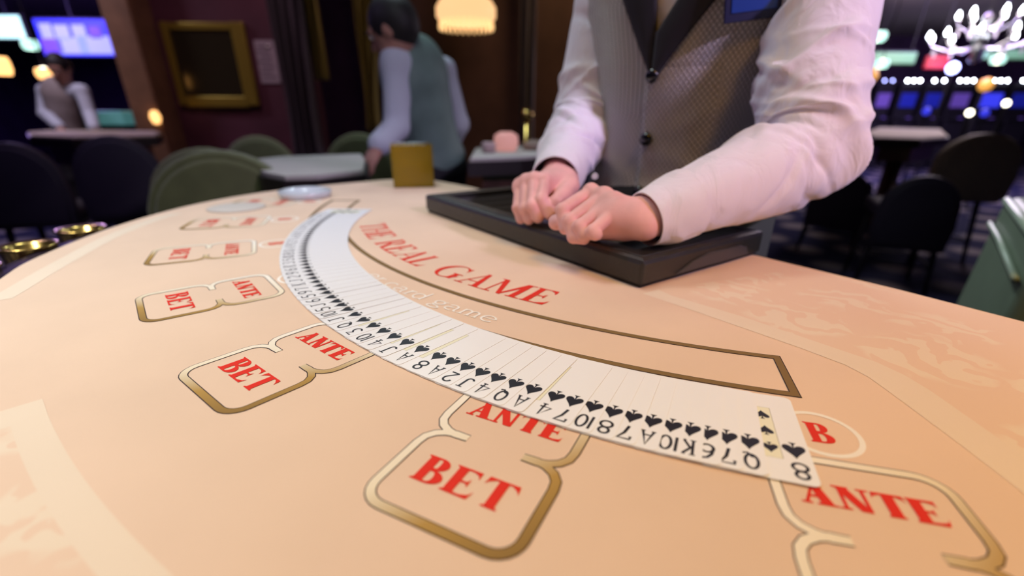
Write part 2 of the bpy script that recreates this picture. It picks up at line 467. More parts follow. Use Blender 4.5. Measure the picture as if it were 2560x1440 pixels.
def grid_mesh(name, P, UV, m, parent=None, wrap=False, keep=None):
    """P: rows x cols x 3 surface, with uv"""
    P = np.asarray(P); r, c = P.shape[:2]
    F = []; T = []
    for i in range(r - 1):
        for j in range(c if wrap else c - 1):
            q = [(i, j), (i, (j + 1) % c), (i + 1, (j + 1) % c), (i + 1, j)]
            if keep is not None and not all(keep[a, b] for a, b in q): continue
            F.append([a * c + b for a, b in q])
            T.append([(UV[a, b, 0] + (UV[a, -1, 0] + UV[a, 1, 0] - 2 * UV[a, 0, 0] if (wrap and b == 0 and j == c - 1) else 0), UV[a, b, 1]) for a, b in q])
    me = bpy.data.meshes.new(name)
    me.from_pydata(P.reshape(-1, 3).tolist(), [], F)
    uv = me.uv_layers.new(name='UVMap')
    uv.data.foreach_set('uv', np.array(T, np.float32).ravel())
    me.update()
    return link(name, me, m, parent, True)

# ------------------------------------------------------------------ lettering (own outlines, cap height 1)
def arcp(cx, cy, rx, ry, a0, a1, n=14):
    return [(cx + rx * math.cos(R_(a0 + (a1 - a0) * i / n)), cy + ry * math.sin(R_(a0 + (a1 - a0) * i / n))) for i in range(n + 1)]
def band(outer, inner):
    return [[outer[i], outer[i + 1], inner[i + 1], inner[i]] for i in range(len(outer) - 1)]
def rect(x0, y0, x1, y1): return [(x0, y0), (x1, y0), (x1, y1), (x0, y1)]
def ribbon(pts, w, closed=False):
    pts = [np.array(p, float) for p in pts]; n = len(pts); L = []; Rr = []
    for i in range(n):
        if closed: a, b = pts[i - 1], pts[(i + 1) % n]
        else: a, b = pts[max(i - 1, 0)], pts[min(i + 1, n - 1)]
        t = b - a; t = t / max(np.hypot(*t), 1e-9); nn = np.array([-t[1], t[0]])
        L.append(pts[i] + nn * w / 2); Rr.append(pts[i] - nn * w / 2)
    m = n if closed else n - 1
    return [[tuple(Rr[i]), tuple(Rr[(i + 1) % n]), tuple(L[(i + 1) % n]), tuple(L[i])] for i in range(m)]
def serif_glyph(ch, w=.2, t=.07, s=.06, e=.07):
    """capital with thick stem w, thin stroke t, serif height s, serif overhang e; returns polygons and advance"""
    P = []
    def stem(x, ww, y0=0, y1=1, top=True, bot=True):
        P.append(rect(x, y0, x + ww, y1))
        if bot: P.append([(x - e, y0), (x + ww + e, y0), (x + ww + e, y0 + s * .6), (x + ww, y0 + s * 1.5), (x, y0 + s * 1.5), (x - e, y0 + s * .6)])
        if top: P.append([(x - e, y1), (x - e, y1 - s * .6), (x, y1 - s * 1.5), (x + ww, y1 - s * 1.5), (x + ww + e, y1 - s * .6), (x + ww + e, y1)])
    x0 = e
    if ch == 'B':
        stem(x0, w)
        for cy, ry, rx in ((.755, .245, .26), (.26, .26, .32)):
            cx = x0 + w + .08
            P.append(rect(x0 + w, cy + ry - t, cx, cy + ry)); P.append(rect(x0 + w, cy - ry, cx, cy - ry + t))
            P.extend(band(arcp(cx, cy, rx, ry, 90, -90), arcp(cx, cy, max(rx - w, .03), ry - t, 90, -90)))
        return P, x0 + w + .46
    if ch == 'E':
        stem(x0, w); X = x0 + w
        P.append(rect(X, 1 - t, X + .34, 1)); P.append([(X + .34, 1), (X + .34, .72), (X + .28, .86), (X + .16, 1 - t), (X + .16, 1)])
        P.append(rect(X, .5 - t / 2, X + .2, .5 + t / 2)); P.append([(X + .2, .66), (X + .2, .34), (X + .15, .45), (X + .15, .55)])
        P.append(rect(X, 0, X + .36, t)); P.append([(X + .36, 0), (X + .42, .3), (X + .34, .15), (X + .16, t), (X + .16, 0)])
        return P, X + .48
    if ch == 'L':
        stem(x0, w); X = x0 + w
        P.append(rect(X, 0, X + .34, t)); P.append([(X + .34, 0), (X + .40, .32), (X + .32, .15), (X + .14, t), (X + .14, 0)])
        return P, X + .46
    if ch == 'T':
        W = .72 + w * .3; c = W / 2
        stem(c - w / 2, w, top=False)
        P.append(rect(.03, 1 - t, W - .03, 1))
        P.append([(.03, 1), (0, .70), (.06, .82), (.2, 1 - t)]); P.append([(W - .03, 1), (W, .70), (W - .06, .82), (W - .2, 1 - t)])
        return P, W + .03
    if ch == 'A':
        W = .74 + w * .55
        P.append([(.10, s), (.10 + t, s), (W / 2 + t * .3, .96), (W / 2 - t * .2, 1.0)])
        P.append([(W - .10 - w * 1.05, s), (W - .10, s), (W / 2 + w * .35, 1.0), (W / 2 - w * .45, 1.0)])
        P.append(rect(W * .24, .30, W * .72, .30 + t))
        P.append(rect(0, 0, .28, s)); P.append(rect(W - .16 - w * 1.2, 0, W, s))
        return P, W + .02
    if ch == 'N':
        W = .82 + w * .3
        P.append(rect(.12, 0, .12 + t, 1)); P.append(rect(W - .12 - t, 0, W - .12, 1))
        P.append([(.05, 1), (.05 + w * 1.05, 1), (W - .12, 0), (W - .12 - w * .95, 0)])
        P.append(rect(0, 0, .3, s)); P.append(rect(W - .3, 1 - s, W, 1)); P.append(rect(0, 1 - s, .12 + w, 1))
        return P, W + .03
    if ch == 'H':
        stem(x0, w); stem(x0 + w + .36, w); P.append(rect(x0 + w, .5 - t / 2, x0 + w + .36, .5 + t / 2))
        return P, x0 + 2 * w + .36 + e + .04
    if ch == 'R':
        stem(x0, w); cx = x0 + w + .08
        P.append(rect(x0 + w, 1 - t, cx, 1)); P.append(rect(x0 + w, .46, cx, .46 + t))
        P.extend(band(arcp(cx, .73, .26, .27, 90, -90), arcp(cx, .73, max(.26 - w, .03), .27 - t, 90, -90)))
        P.append([(cx - .05, .48), (cx + w * .9, .48), (cx + .42, 0), (cx + .42 - w * 1.2, 0)]); P.append(rect(cx + .2, 0, cx + .5, s))
        return P, cx + .48
    if ch == 'G':
        o = arcp(.46, .5, .46, .53, 48, 335, 26); i = arcp(.46 + w * .1, .5, .46 - w * .95, .53 - t, 48, 335, 26)
        P.extend(band(o, i)); P.append(rect(.80 - w, .02, .80, .44)); P.append(rect(.58, .44 - s, .92, .44))
        P.append([(.80, 1.0), (.80, .66), (.74, .80), (.66, .90)])
        return P, .98
    if ch == 'M':
        W = 1.06
        P.append(rect(.12, 0, .12 + t, 1)); P.append(rect(W - .12 - w, 0, W - .12, 1))
        P.append([(.06, 1), (.06 + w * 1.1, 1), (W / 2 + .05, 0), (W / 2 - .06, 0)])
        P.append([(W - .12 - w, 1), (W - .12, 1), (W / 2 + .02, 0), (W / 2 - .04, 0)])
        P.append(rect(0, 0, .28, s)); P.append(rect(W - .2 - w, 0, W, s)); P.append(rect(W - .12 - w, 1 - s, W, 1)); P.append(rect(0, 1 - s, .14, 1))
        return P, W + .03
    return P, .42
def lower_glyph(ch, w=.085):
    """small letters, x-height .62"""
    X = .62
    if ch == 'c': return ribbon(arcp(.27, X / 2, .24, X / 2, 50, 318, 16), w), .58
    if ch == 'e': return ribbon([(.06, .34), (.50, .34)] , w * .7) + ribbon(arcp(.28, X / 2, .24, X / 2, 5, 318, 18), w), .60
    if ch == 'a': return ribbon(arcp(.27, X * .72, .18, X * .26, 160, 0, 10) + [(.45, .12), (.50, .02), (.56, .03)], w) + ribbon(arcp(.25, .17, .2, .17, 60, 300, 12), w), .62
    if ch == 'r': return ribbon([(.14, 0), (.14, X)], w) + ribbon([(.14, X * .6), (.24, X * .92), (.38, X * .95)], w) + [rect(.02, 0, .28, .045)], .44
    if ch == 'd': return ribbon(arcp(.27, X / 2, .22, X / 2, 0, 360, 20), w) + ribbon([(.49, 1.0), (.49, .02), (.56, .02)], w), .66
    if ch == 'g': return ribbon(arcp(.27, X * .66, .19, X * .33, 0, 360, 18), w) + ribbon([(.2, .22), (.12, .12), (.2, .04), (.40, .02)] + arcp(.27, -.13, .24, .13, 60, -240, 14), w) + ribbon([(.40, .56), (.54, .62)], w * .8), .62
    if ch == 'm': return ribbon([(.12, 0), (.12, X)], w) + ribbon([(.12, .44)] + arcp(.27, .44, .14, .16, 160, 0, 8) + [(.41, 0)], w) + ribbon([(.41, .44)] + arcp(.56, .44, .14, .16, 160, 0, 8) + [(.70, 0)], w) + [rect(.0, 0, .24, .045), rect(.30, 0, .52, .045), rect(.60, 0, .82, .045)], .86
    return [], .34
def text_polys(txt, fn, **kw):
    x = 0; out = []
    for ch in txt:
        P, a = fn(ch, **kw)
        out += [[(px + x, py) for px, py in p] for p in P]; x += a
    return out, x

# ------------------------------------------------------------------ the card table
OX, OY = 0.40261, 1.03721            # centre of the printed layout
E1 = Vector((-.586, .810)); E1.normalize(); E2 = Vector((.810, .586)); E2.normalize()     # along / away from the dealer's straight edge
TRAY0 = Vector((.1398, .4838))       # near corner of the chip tray
def pol(r, deg): return (OX + r * math.cos(R_(deg)), OY + r * math.sin(R_(deg)))
table = tag(empty('card_table', (OX - .2, OY - .35, 0)), 'large curved card table in peach cloth printed with betting boxes and red lettering', 'table')
TB = table.location.copy()
def tchild(o):
    o.parent = table; o.location = o.location - TB; return o
cen = TRAY0 + E1 * .257              # foot of the symmetry axis on the tray's front
def mirror(p):
    d = Vector(p) - cen; a, b = d.dot(E1), d.dot(E2)
    q = cen - E1 * a + E2 * b; return (q.x, q.y)
edge_d = .238                        # dealer edge behind the tray's front line
left = [(-.1157, 1.2451), (-.2077, 1.343), (-.2700, 1.368), (-.3447, 1.3639), (-.4132, 1.3116), (-.5623, 1.1638), (-.6452, .9824), (-.6561, .7804), (-.6206, .596), (-.5811, .5034)]
rim = [pol(1.124, -145.5), pol(1.130, -139)]
outline = [tuple((cen + E2 * edge_d)[:])] + left + rim
rmir = [mirror(p) for p in left[1:]][::-1]
outline = outline + rmir
# keep the far right end of the dealer's edge straight
pe = cen + E2 * edge_d
outline = outline + [tuple((pe - E1 * .42)[:]), tuple((pe - E1 * .2)[:])]
OUT = []
def smooth_outline():
    pts = [np.array(p[:2]) for p in outline]; m = len(pts); n = 8
    for i in range(m):
        a, b = pts[i], pts[(i + 1) % m]
        ea = abs(np.dot(a - np.array(pe), np.array(E2))) < .02; eb = abs(np.dot(b - np.array(pe), np.array(E2))) < .02
        if ea and eb:
            OUT.extend([a + (b - a) * t for t in np.linspace(0, 1, 4)[:-1]]); continue
        p0, p3 = pts[i - 1], pts[(i + 2) % m]
        for t in (j / n for j in range(n)):
            OUT.append(.5 * ((2 * a) + (-p0 + b) * t + (2 * p0 - 5 * a + 4 * b - p3) * t * t + (-p0 + 3 * a - 3 * b + p3) * t ** 3))
smooth_outline()
def offset(poly, d):
    n = len(poly); out = []
    c = sum(poly) / n
    for i in range(n):
        t = poly[(i + 1) % n] - poly[i - 1]; t = t / np.hypot(*t)
        nn = np.array([t[1], -t[0]])
        if np.dot(nn, poly[i] - c) < 0: nn = -nn
        out.append(poly[i] + nn * d)
    return out
tchild(MB().prism(OUT, TZ - .012, TZ).build('table_cloth', 'felt'))
tchild(MB().prism(offset(OUT, .002), TZ - .045, TZ - .0125).build('table_edge', 'edge_dark'))
tchild(MB().prism(offset(OUT, -.10), TZ - .16, TZ - .046).build('apron', 'wood_dark'))
ped = MB().lathe([(.0, 0), (.34, 0), (.34, .05), (.12, .12), (.10, .5), (.22, TZ - .16), (0, TZ - .16)], (OX - .35, OY - .45, 0))
tchild(ped.build('pedestal', 'wood_dark', smooth=True))
# low drink rail with brass cup rings along the players' side
rail_pts = [Vector((p[0], p[1], TZ - .062)) for p in offset(OUT, .050)]
rail_pts = [p for p in rail_pts if (Vector((p.x, p.y)) - pe).dot(E2) < .005]
k0 = max(range(len(rail_pts)), key=lambda i: (rail_pts[i] - rail_pts[i - 1]).length)
rail_pts = rail_pts[k0:] + rail_pts[:k0]
tchild(MB().tube(rail_pts, .046, 12).build('drink_rail', 'rail_leather', smooth=True))
outer_pts = [Vector((p[0], p[1], TZ - .012)) for p in offset(OUT, .086)]
for px, py in ((8, 668), (95, 618), (205, 574)):
    q = onz(px, py, TZ - .012)
    c = min(outer_pts, key=lambda p: (p - q).length)
    tchild(MB().lathe([(.0, -.055), (.024, -.055), (.027, -.002), (.036, .002), (.037, .0), (.033, -.004), (.030, -.058), (0, -.060)], c, 28).build('cup_ring', 'brass', smooth=True))
Z1, Z2, Z3 = TZ + .0002, TZ + .0003, TZ + .0004
# damask border panels and plain pale bands
def strip(name, inner, outer, z, m):
    n = len(inner); v = [(p[0], p[1], z) for p in inner] + [(p[0], p[1], z) for p in outer]
    return tchild(pydata(name, v, [(i, i + 1, n + i + 1, n + i) for i in range(n - 1)], m))
bl = [(.1400, .4720), (.1508, .4592), (.1954, .4031), (.2392, .3465), (.2585, .318), (.2640, .300), (.2648, .2698), (.2650, .223), (.264, .18), (.263, .13), (.262, .09)]
br = [(.160, .4840), (.1694, .4655), (.2186, .413), (.2705, .3434), (.2860, .323), (.2930, .303), (.2950, .2808), (.2935, .235), (.2905, .19), (.288, .14), (.286, .10)]
strip('pale_band', bl, br, Z1, 'felt_band')
ax = [np.array(p) for p in br]
rimR = [np.array(p) for p in OUT]
def to_edge(p, d):
    # march to just inside the table outline
    best = None
    n = len(rimR)
    for i in range(n):
        a, b = rimR[i], rimR[(i + 1) % n]
        M = np.array([[d[0], a[0] - b[0]], [d[1], a[1] - b[1]]])
        if abs(np.linalg.det(M)) < 1e-9: continue
        t, s = np.linalg.solve(M, a - p)
        if t > 0 and -.001 <= s <= 1.001 and (best is None or t < best): best = t
    return p + np.array(d) * (max(best, .006) - .004 if best else .01)
dr = np.array([.93, .37]); dr /= np.hypot(*dr)
strip('damask_border', br, [to_edge(p, dr) for p in ax], Z1, 'felt_damask')
aa = [-131.9 + (131.9 - 110) * i / 24 for i in range(25)]
strip('pale_band', [pol(1.0545, a) for a in aa], [pol(1.0715, a) for a in aa], Z1, 'felt_band')
strip('pale_band', [pol(1.0545, -132.8), pol(1.090, -132.8), pol(1.114, -132.8)], [pol(1.0545, -131.4), pol(1.090, -131.4), pol(1.114, -131.4)], Z1 + .00005, 'felt_band')
aa = [-131.4 + (131.4 - 112) * i / 24 for i in range(25)]
strip('damask_border', [pol(1.0715, a) for a in aa], [to_edge(np.array(pol(.9, a)), (math.cos(R_(a)), math.sin(R_(a)))) for a in aa], Z1, 'felt_damask')
aa = [-171 + (171 - 147) * i / 16 for i in range(17)]
fb = [1.035, 1.045, 1.050, 1.053, 1.056, 1.059, 1.062, 1.064, 1.066, 1.068, 1.07, 1.073, 1.077, 1.081, 1.085, 1.09, 1.096]
strip('pale_band', [pol(r - .008, a) for r, a in zip(fb, aa)], [pol(r + .014, a) for r, a in zip(fb, aa)], Z1, 'felt_band')
# curved double-line frame round the white motto
def flat(name, polys, z, m, parent=None, place=None):
    mb = MB()
    for i, p in enumerate(polys):
        q = [place(x, y) for x, y in p] if place else p
        mb.poly(q, z + i * 1.5e-6)
    for f in mb.bm.faces:
        if f.normal.z < 0: f.normal_flip()
    mb.bm.normal_update()
    for f in mb.bm.faces:
        if f.normal.z < 0: f.normal_flip()
    me = bpy.data.meshes.new(name); mb.bm.to_mesh(me); mb.bm.free()
    o = link(name, me, m)
    return tchild(o) if parent is None else o
A0, A1 = -179.5, -104.9
def ringpath(r0, r1, a0, a1):
    n = 60
    return [pol(r1, a0 + (a1 - a0) * i / n) for i in range(n + 1)] + [pol(r0, a1 + (a0 - a1) * i / n) for i in range(n + 1)]
def frame_band(r0, r1, w, z, m, name, ext=0.0):
    n = 60; da = math.degrees(w / .76); polys = []
    A = [A0 - ext / .0133, A1 + ext / .0133]
    for ra, rb in ((r0, r0 + w), (r1 - w, r1)):
        o = [pol(rb, A0 + (A1 - A0) * i / n) for i in range(n + 1)]; i_ = [pol(ra, A0 + (A1 - A0) * i / n) for i in range(n + 1)]
        polys += band(o, i_)
    for a, b in ((A0, A0 + da), (A1 - da, A1)):
        polys.append([pol(r0, a), pol(r0, b), pol(r1, b), pol(r1, a)])
    return flat(name, polys, z, m)
frame_band(.7302, .7930, .0066, Z1, 'print_dark', 'frame_line')
A0 += .06; A1 -= .06
frame_band(.7309, .7923, .0052, Z2, 'print_bronze', 'motto_frame')
def arc_text(name, txt, fn, r, a0, a1, cap, m, **kw):
    P, W = text_polys(txt, fn, **kw)
    f = (a1 - a0) / W
    return flat(name, P, Z2, m, None, lambda x, y: pol(r - y * cap, a0 + x * f))
arc_text('red_title', 'THE REAL GAME', serif_glyph, .7062, -159.8, -121.4, .0425, 'print_red', w=.15, t=.045, s=.045, e=.06)
arc_text('white_motto', 'er card game', lower_glyph, .7710, -138.4, -123.0, .0205, 'print_white', w=.085)

# betting boxes: outline in gold with dark edge, BET and ANTE
def half_path(sign, lower):
    """tangent x in m, y up towards the dealer, origin at r = .918"""
    if lower: pts = [(-18, 0), (-27, .4), (-33, -1.2), (-38.5, -4.5), (-42, -9.5), (-43, -16), (-43, -48)] + [(-43 + 13 * (1 - math.cos(R_(a))), -51 - 13 * math.sin(R_(a))) for a in range(0, 91, 15)] + [(-15, -64), (0, -64)]
    else: pts = [(-18, 0), (-27, -.4), (-33, 1.2), (-38.5, 4.5), (-42, 9.5), (-43, 16), (-43, 41)] + [(-43 + 14 * (1 - math.cos(R_(a))), 43 + 14 * math.sin(R_(a))) for a in range(0, 91, 15)] + [(-15, 57), (0, 57)]
    pts = [np.array(p) / 1000 for p in pts]
    pts = pts + [np.array([-p[0], p[1]]) for p in pts[-2::-1]]
    return pts
def box_print(w):
    return ribbon(half_path(1, True), w) + ribbon(half_path(1, False), w)
def box_mesh(name, w, z, m, fac=False):
    mb = MB(); vals = []
    for i, p in enumerate(box_print(w)):
        mb.poly(p, z + i * 1e-6)
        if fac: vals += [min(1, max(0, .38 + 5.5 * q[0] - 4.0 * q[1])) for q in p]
    me = bpy.data.meshes.new(name); mb.bm.to_mesh(me); mb.bm.free()
    for f in me.polygons: pass
    if fac:
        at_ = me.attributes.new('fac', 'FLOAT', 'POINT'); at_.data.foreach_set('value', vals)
    me.materials.append(MATS[m]); return me
me_edge = box_mesh('outline_edge', .0064, 0, 'print_dark')
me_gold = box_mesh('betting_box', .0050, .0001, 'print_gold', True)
def word(txt, width, cap, cy, **kw):
    P, W = text_polys(txt, serif_glyph, **kw); f = width / W
    mb = MB()
    for i, p in enumerate(P): mb.poly([((x * f - width / 2), cy + y * cap) for x, y in p], .0001 + i * 1.5e-6)
    return mb
me_bet = word('BET', .0585, .0202, -.0420, w=.23, t=.075, s=.06, e=.07).mesh('bet_lettering'); me_bet.materials.append(MATS['print_red'])
me_ante = word('ANTE', .0660, .0165, .0212, w=.30, t=.10, s=.075, e=.05).mesh('ante_lettering'); me_ante.materials.append(MATS['print_red'])
mb = MB()
for p in ribbon([(.0215 * math.cos(R_(a)), .0215 * math.sin(R_(a))) for a in range(0, 360, 9)], .0032, True): mb.poly(p, 0)
me_ring = mb.mesh('letter_ring'); me_ring.materials.append(MATS['print_white'])
P, W = serif_glyph('B', w=.24, t=.08, s=.06, e=.07)
mb = MB()
for i, p in enumerate(P): mb.poly([((x - W / 2) * .020, (y - .5) * .0205) for x, y in p], i * 1.5e-6)
me_b = mb.mesh('letter_b'); me_b.materials.append(MATS['print_red'])
for k in range(7):
    a = -141.1 + 12.185 * (k - 3) + .06
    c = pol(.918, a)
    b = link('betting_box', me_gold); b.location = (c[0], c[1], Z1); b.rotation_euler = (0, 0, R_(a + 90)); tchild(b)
    for nm, me in (('outline_edge', me_edge), ('bet_lettering', me_bet), ('ante_lettering', me_ante)):
        o = link(nm, me, None, b)
    c = pol(.8325, a - .42)
    o = link('letter_ring', me_ring); o.location = (c[0], c[1], Z1); o.rotation_euler = (0, 0, R_(a + 90)); tchild(o)
    link('letter_b', me_b, None, o)

# ------------------------------------------------------------------ the ribbon spread of spades
CW, CL, CT = .060, .088, .00028
FX, FY, FR = .35667, .87673, .6750        # fan centre and radius of the cards' centres
def rrect(w, l, r, n=5):
    out = []
    for sx, sy, a in ((1, 1, 0), (-1, 1, 90), (-1, -1, 180), (1, -1, 270)):
        for i in range(n + 1):
            t = R_(a + 90 * i / n); out.append((sx * (w / 2 - r) + r * math.cos(t), sy * (l / 2 - r) + r * math.sin(t)))
    return out
me_card = MB().prism(rrect(CW, CL, .0042), 0, CT).mesh('playing_card'); me_card.materials.append(MATS['card_white'])
def spade(h):
    """upright spade of height h, origin at its centre"""
    body = []
    heart = [(0, .5), (.10, .33), (.26, .14), (.40, -.02), (.44, -.16), (.38, -.29), (.24, -.33), (.10, -.27), (.03, -.18)]
    pts = catmull([(x, y) for x, y in heart], 4)
    R = [(p[0], p[1]) for p in pts]; L = [(-x, y) for x, y in R[::-1]]
    return [[(x * h, y * h) for x, y in R + L], [(x * h, y * h) for x, y in ((-.025, -.15), (.025, -.15), (.05, -.38), (.16, -.5), (-.16, -.5), (-.05, -.38))]]
def rank_polys(t):
    w = .11; out = []; x = 0
    for ch in t:
        if ch == '0': P = ribbon(arcp(.24, .5, .20, .45, 0, 360, 24)[:-1], w, True); a = .54
        elif ch == '1': P = ribbon([(.10, .03), (.10, .97)], w); a = .24
        elif ch == '2': P = ribbon(arcp(.27, .70, .21, .25, 170, -35, 12) + [(.08, .06), (.10, .05), (.50, .05)], w); a = .58
        elif ch == '3': P = ribbon([(.06, .95), (.46, .95), (.24, .60)] + arcp(.25, .32, .22, .27, 80, -150, 14), w); a = .56
        elif ch == '4': P = ribbon([(.40, .02), (.40, .95), (.04, .28), (.56, .28)], w) + [rect(.28, 0, .52, .07)]; a = .62
        elif ch == '5': P = ribbon([(.46, .95), (.12, .95), (.10, .55)] + arcp(.25, .33, .22, .28, 110, -150, 14), w); a = .56
        elif ch == '6': P = ribbon(arcp(.27, .30, .21, .25, 0, 360, 20)[:-1], w, True) + ribbon([(.07, .32), (.12, .66), (.26, .90), (.42, .95)], w); a = .56
        elif ch == '7': P = ribbon([(.06, .74), (.06, .95), (.48, .95), (.30, .55), (.22, .02)], w); a = .54
        elif ch == '8': P = ribbon(arcp(.27, .28, .23, .23, 0, 360, 20)[:-1], w, True) + ribbon(arcp(.27, .74, .19, .21, 0, 360, 20)[:-1], w, True); a = .58
        elif ch == '9': P = ribbon(arcp(.27, .70, .21, .25, 0, 360, 20)[:-1], w, True) + ribbon([(.47, .68), (.42, .34), (.28, .10), (.12, .05)], w); a = .56
        elif ch == 'J': P = ribbon([(.36, .95), (.36, .25)] + arcp(.21, .22, .15, .17, 0, -170, 10), w) + [rect(.20, .90, .52, .97)]; a = .56
        elif ch == 'Q': P = ribbon(arcp(.28, .52, .22, .43, 0, 360, 24)[:-1], w, True) + ribbon([(.12, .22), (.26, .22), (.40, .0), (.56, .06)], w); a = .62
        elif ch == 'K': P = ribbon([(.14, .03), (.14, .97)], w) + ribbon([(.50, .95), (.15, .42)], w) + ribbon([(.24, .52), (.50, .03)], w) + [rect(.03, 0, .26, .06), rect(.03, .94, .26, 1), rect(.40, 0, .62, .06), rect(.40, .94, .62, 1)]; a = .64
        elif ch == 'A': P = ribbon([(.08, .03), (.29, .97), (.50, .03)], w) + ribbon([(.16, .32), (.42, .32)], w * .8) + [rect(0, 0, .18, .06), rect(.40, 0, .58, .06)]; a = .60
        out += [[(px + x, py) for px, py in p] for p in P]; x += a
    return out, x
# card frame: +y towards the fan's centre (dealer), +x to the right; index stands upside down at the outer right corner
PIPX, PIPY, RKY = CW / 2 - .0080, -(.6905 - FR), -(.7082 - FR)
ZT = CT + .00004
def flatmesh(name, polys, m, z=ZT):
    mb = MB()
    for i, p in enumerate(polys): mb.poly(p, z + i * 8e-7)
    bmesh.ops.recalc_face_normals(mb.bm, faces=mb.bm.faces[:])
    for f in mb.bm.faces:
        f.normal_update()
        if f.normal.z < 0: f.normal_flip()
    me = bpy.data.meshes.new(name); mb.bm.to_mesh(me); mb.bm.free(); me.materials.append(MATS[m]); return me
me_pip = flatmesh('suit_pip', [[(PIPX - x * .92, PIPY - y) for x, y in p] for p in spade(.0150)], 'card_ink')
me_rank = {}
for t in ('A', '2', '3', '4', '5', '6', '7', '8', '9', '10', 'J', 'Q', 'K'):
    P, W = rank_polys(t); h = .0142; ww = .0094 if t != '10' else .0122
    me_rank[t] = flatmesh('rank_index', [[(PIPX - (x / W - .5) * ww, RKY - (y - .5) * h) for x, y in p] for p in P], 'card_ink')
PW, PL = CW - .030, .052
me_panel = flatmesh('face_panel', [[(x, y + .001) for x, y in rect(-PW / 2, -PL / 2, PW / 2, PL / 2)]], 'card_panel', CT + .00002)
me_line = flatmesh('panel_line', ribbon([(-PW / 2, -PL / 2 + .001), (PW / 2, -PL / 2 + .001), (PW / 2, PL / 2 + .001), (-PW / 2, PL / 2 + .001)], .0003, True), 'card_line', CT + .00003)
inner = []
for sx in (-1, 1):
    for yy, up in ((-.017, -1), (0, 1), (.017, 1)):
        inner += [[(sx * .0095 + x, yy + .001 + y * up) for x, y in p] for p in spade(.0098)]
inner += [[(x, .0095 + y) for x, y in p] for p in spade(.0098)] + [[(x, -.0075 - y) for x, y in p] for p in spade(.0098)]
me_eight = flatmesh('face_pips', inner, 'card_ink')
known = [('8', -106.32), ('Q', -108.32), ('7', -109.31), ('6', -110.18), ('K', -111.0), ('10', -111.89), ('A', -112.87), ('7', -113.88), ('8', -114.9), ('10', -115.98), ('7', -117.09), ('4', -118.19), ('A', -119.62), ('Q', -120.81), ('4', -122.04), ('J', -123.21), ('2', -124.39), ('A', -125.61), ('8', -126.84), ('A', -128.43), ('J', -129.99), ('4', -131.39), ('10', -132.72), ('3', -134.07), ('Q', -135.52), ('J', -136.9), ('10', -138.26), ('5', -139.46), ('J', -140.54), ('6', -141.76), ('5', -143.04), ('9', -144.16), ('7', -145.29), ('K', -146.55)]
a = -146.55
seq = list(known)
more = ['J', '2', '9', '6', 'K', '3', '5', '10', '8', 'Q', '4', '9', '2', '7', 'A', '6', 'K', '3', '5', '9', '2', '8', '6', 'K', '3', '9', '2']
for t in more:
    a -= 1.235; seq.append((t, a))
FULL = {'A': 'ace', 'J': 'jack', 'Q': 'queen', 'K': 'king', '2': 'two', '3': 'three', '4': 'four', '5': 'five', '6': 'six', '7': 'seven', '8': 'eight', '9': 'nine', '10': 'ten'}
dth = math.degrees(.0080 / .6905)          # from the pip to the card's right edge
half = math.degrees(CW / 2 / .6750)
labels = set()
for i, (t, a) in enumerate(seq):
    ac = a + dth - half                    # angle of the card's centre line
    gap = abs(seq[i + 1][1] - a) if i + 1 < len(seq) else abs(a - seq[i - 1][1])
    gap = min(max(gap, .8), 1.6)
    slope = CT * 1.25 / (R_(gap) * .675)
    c = (FX + FR * math.cos(R_(ac)), FY + FR * math.sin(R_(ac)))
    o = link('playing_card', me_card)
    rz = Matrix.Rotation(R_(ac + 90), 4, 'Z')
    M = Matrix.Translation((c[0], c[1], TZ + .0006 + slope * CW / 2)) @ rz @ Matrix.Rotation(-math.atan(slope), 4, 'Y') @ Matrix.Rotation(R_(rng.uniform(-.25, .25)), 4, 'Z')
    o.matrix_world = M
    link('rank_index', me_rank[t], None, o); link('suit_pip', me_pip, None, o)
    if i == 0 or gap > 1.38 or i == len(seq) - 1:
        p = link('face_panel', me_panel, None, o); link('panel_line', me_line, None, p)
        if i == 0 or i == len(seq) - 1: link('face_pips', me_eight, None, p)
    g = 'spades spread in a ribbon across the table'
    if i == 0: lab = 'eight of spades ending the ribbon of cards beside a ringed red B'
    elif i < len(known):
        lab = f'{FULL[t]} of spades card in the ribbon between {FULL[seq[i - 1][0]]} and {FULL[seq[i + 1][0]]}'
        if lab in labels: lab += f', two from a {FULL[seq[i + 2][0]]}'
    elif i == len(seq) - 1: lab = 'topmost card of the ribbon, its whole face showing, nearest the glass ashtray'
    else: lab, g = 'tightly overlapped spade card in the blurred far curve of the ribbon', 'tightly overlapped cards of the far curve'
    labels.add(lab)
    tag(o, lab, 'playing card', g)

# ------------------------------------------------------------------ chip tray at the dealer's edge
tray = tag(empty('chip_tray', (TRAY0.x, TRAY0.y, TZ + .0008), math.atan2(E1.y, E1.x)), 'black leatherette chip tray with padded rim under the dealer\'s hands', 'tray')
TW, TD, TH = .522, .246, .0325           # x along E1, y = -E2
def ty(d): return -d
def frame_ring(mb, x0, x1, y0, y1, wx, wy, z0, z1, bev):
    """padded picture-frame: profile swept round the rectangle"""
    prof = [(0, z0), (0, z1 - bev), (bev * .3, z1 - bev * .3), (bev, z1), (1, z1), (1.0, z0 + .004)]
    cs = [(x0, y0, 1, 1), (x1, y0, -1, 1), (x1, y1, -1, -1), (x0, y1, 1, -1)]
    rings = []
    for cx, cy, sx, sy in cs:
        ring = []
        for d, z in prof:
            dx, dy = (wx if d == 1 or d == 1.0 else d), (wy if d == 1 or d == 1.0 else d)
            ring.append((cx + sx * dx, cy + sy * dy, z))
        rings.append(ring)
    V = [[mb.bm.verts.new(p) for p in r] for r in rings]
    for i in range(4):
        A, B = V[i], V[(i + 1) % 4]
        for k in range(len(prof) - 1): mb.bm.faces.new((A[k], B[k], B[k + 1], A[k + 1]))
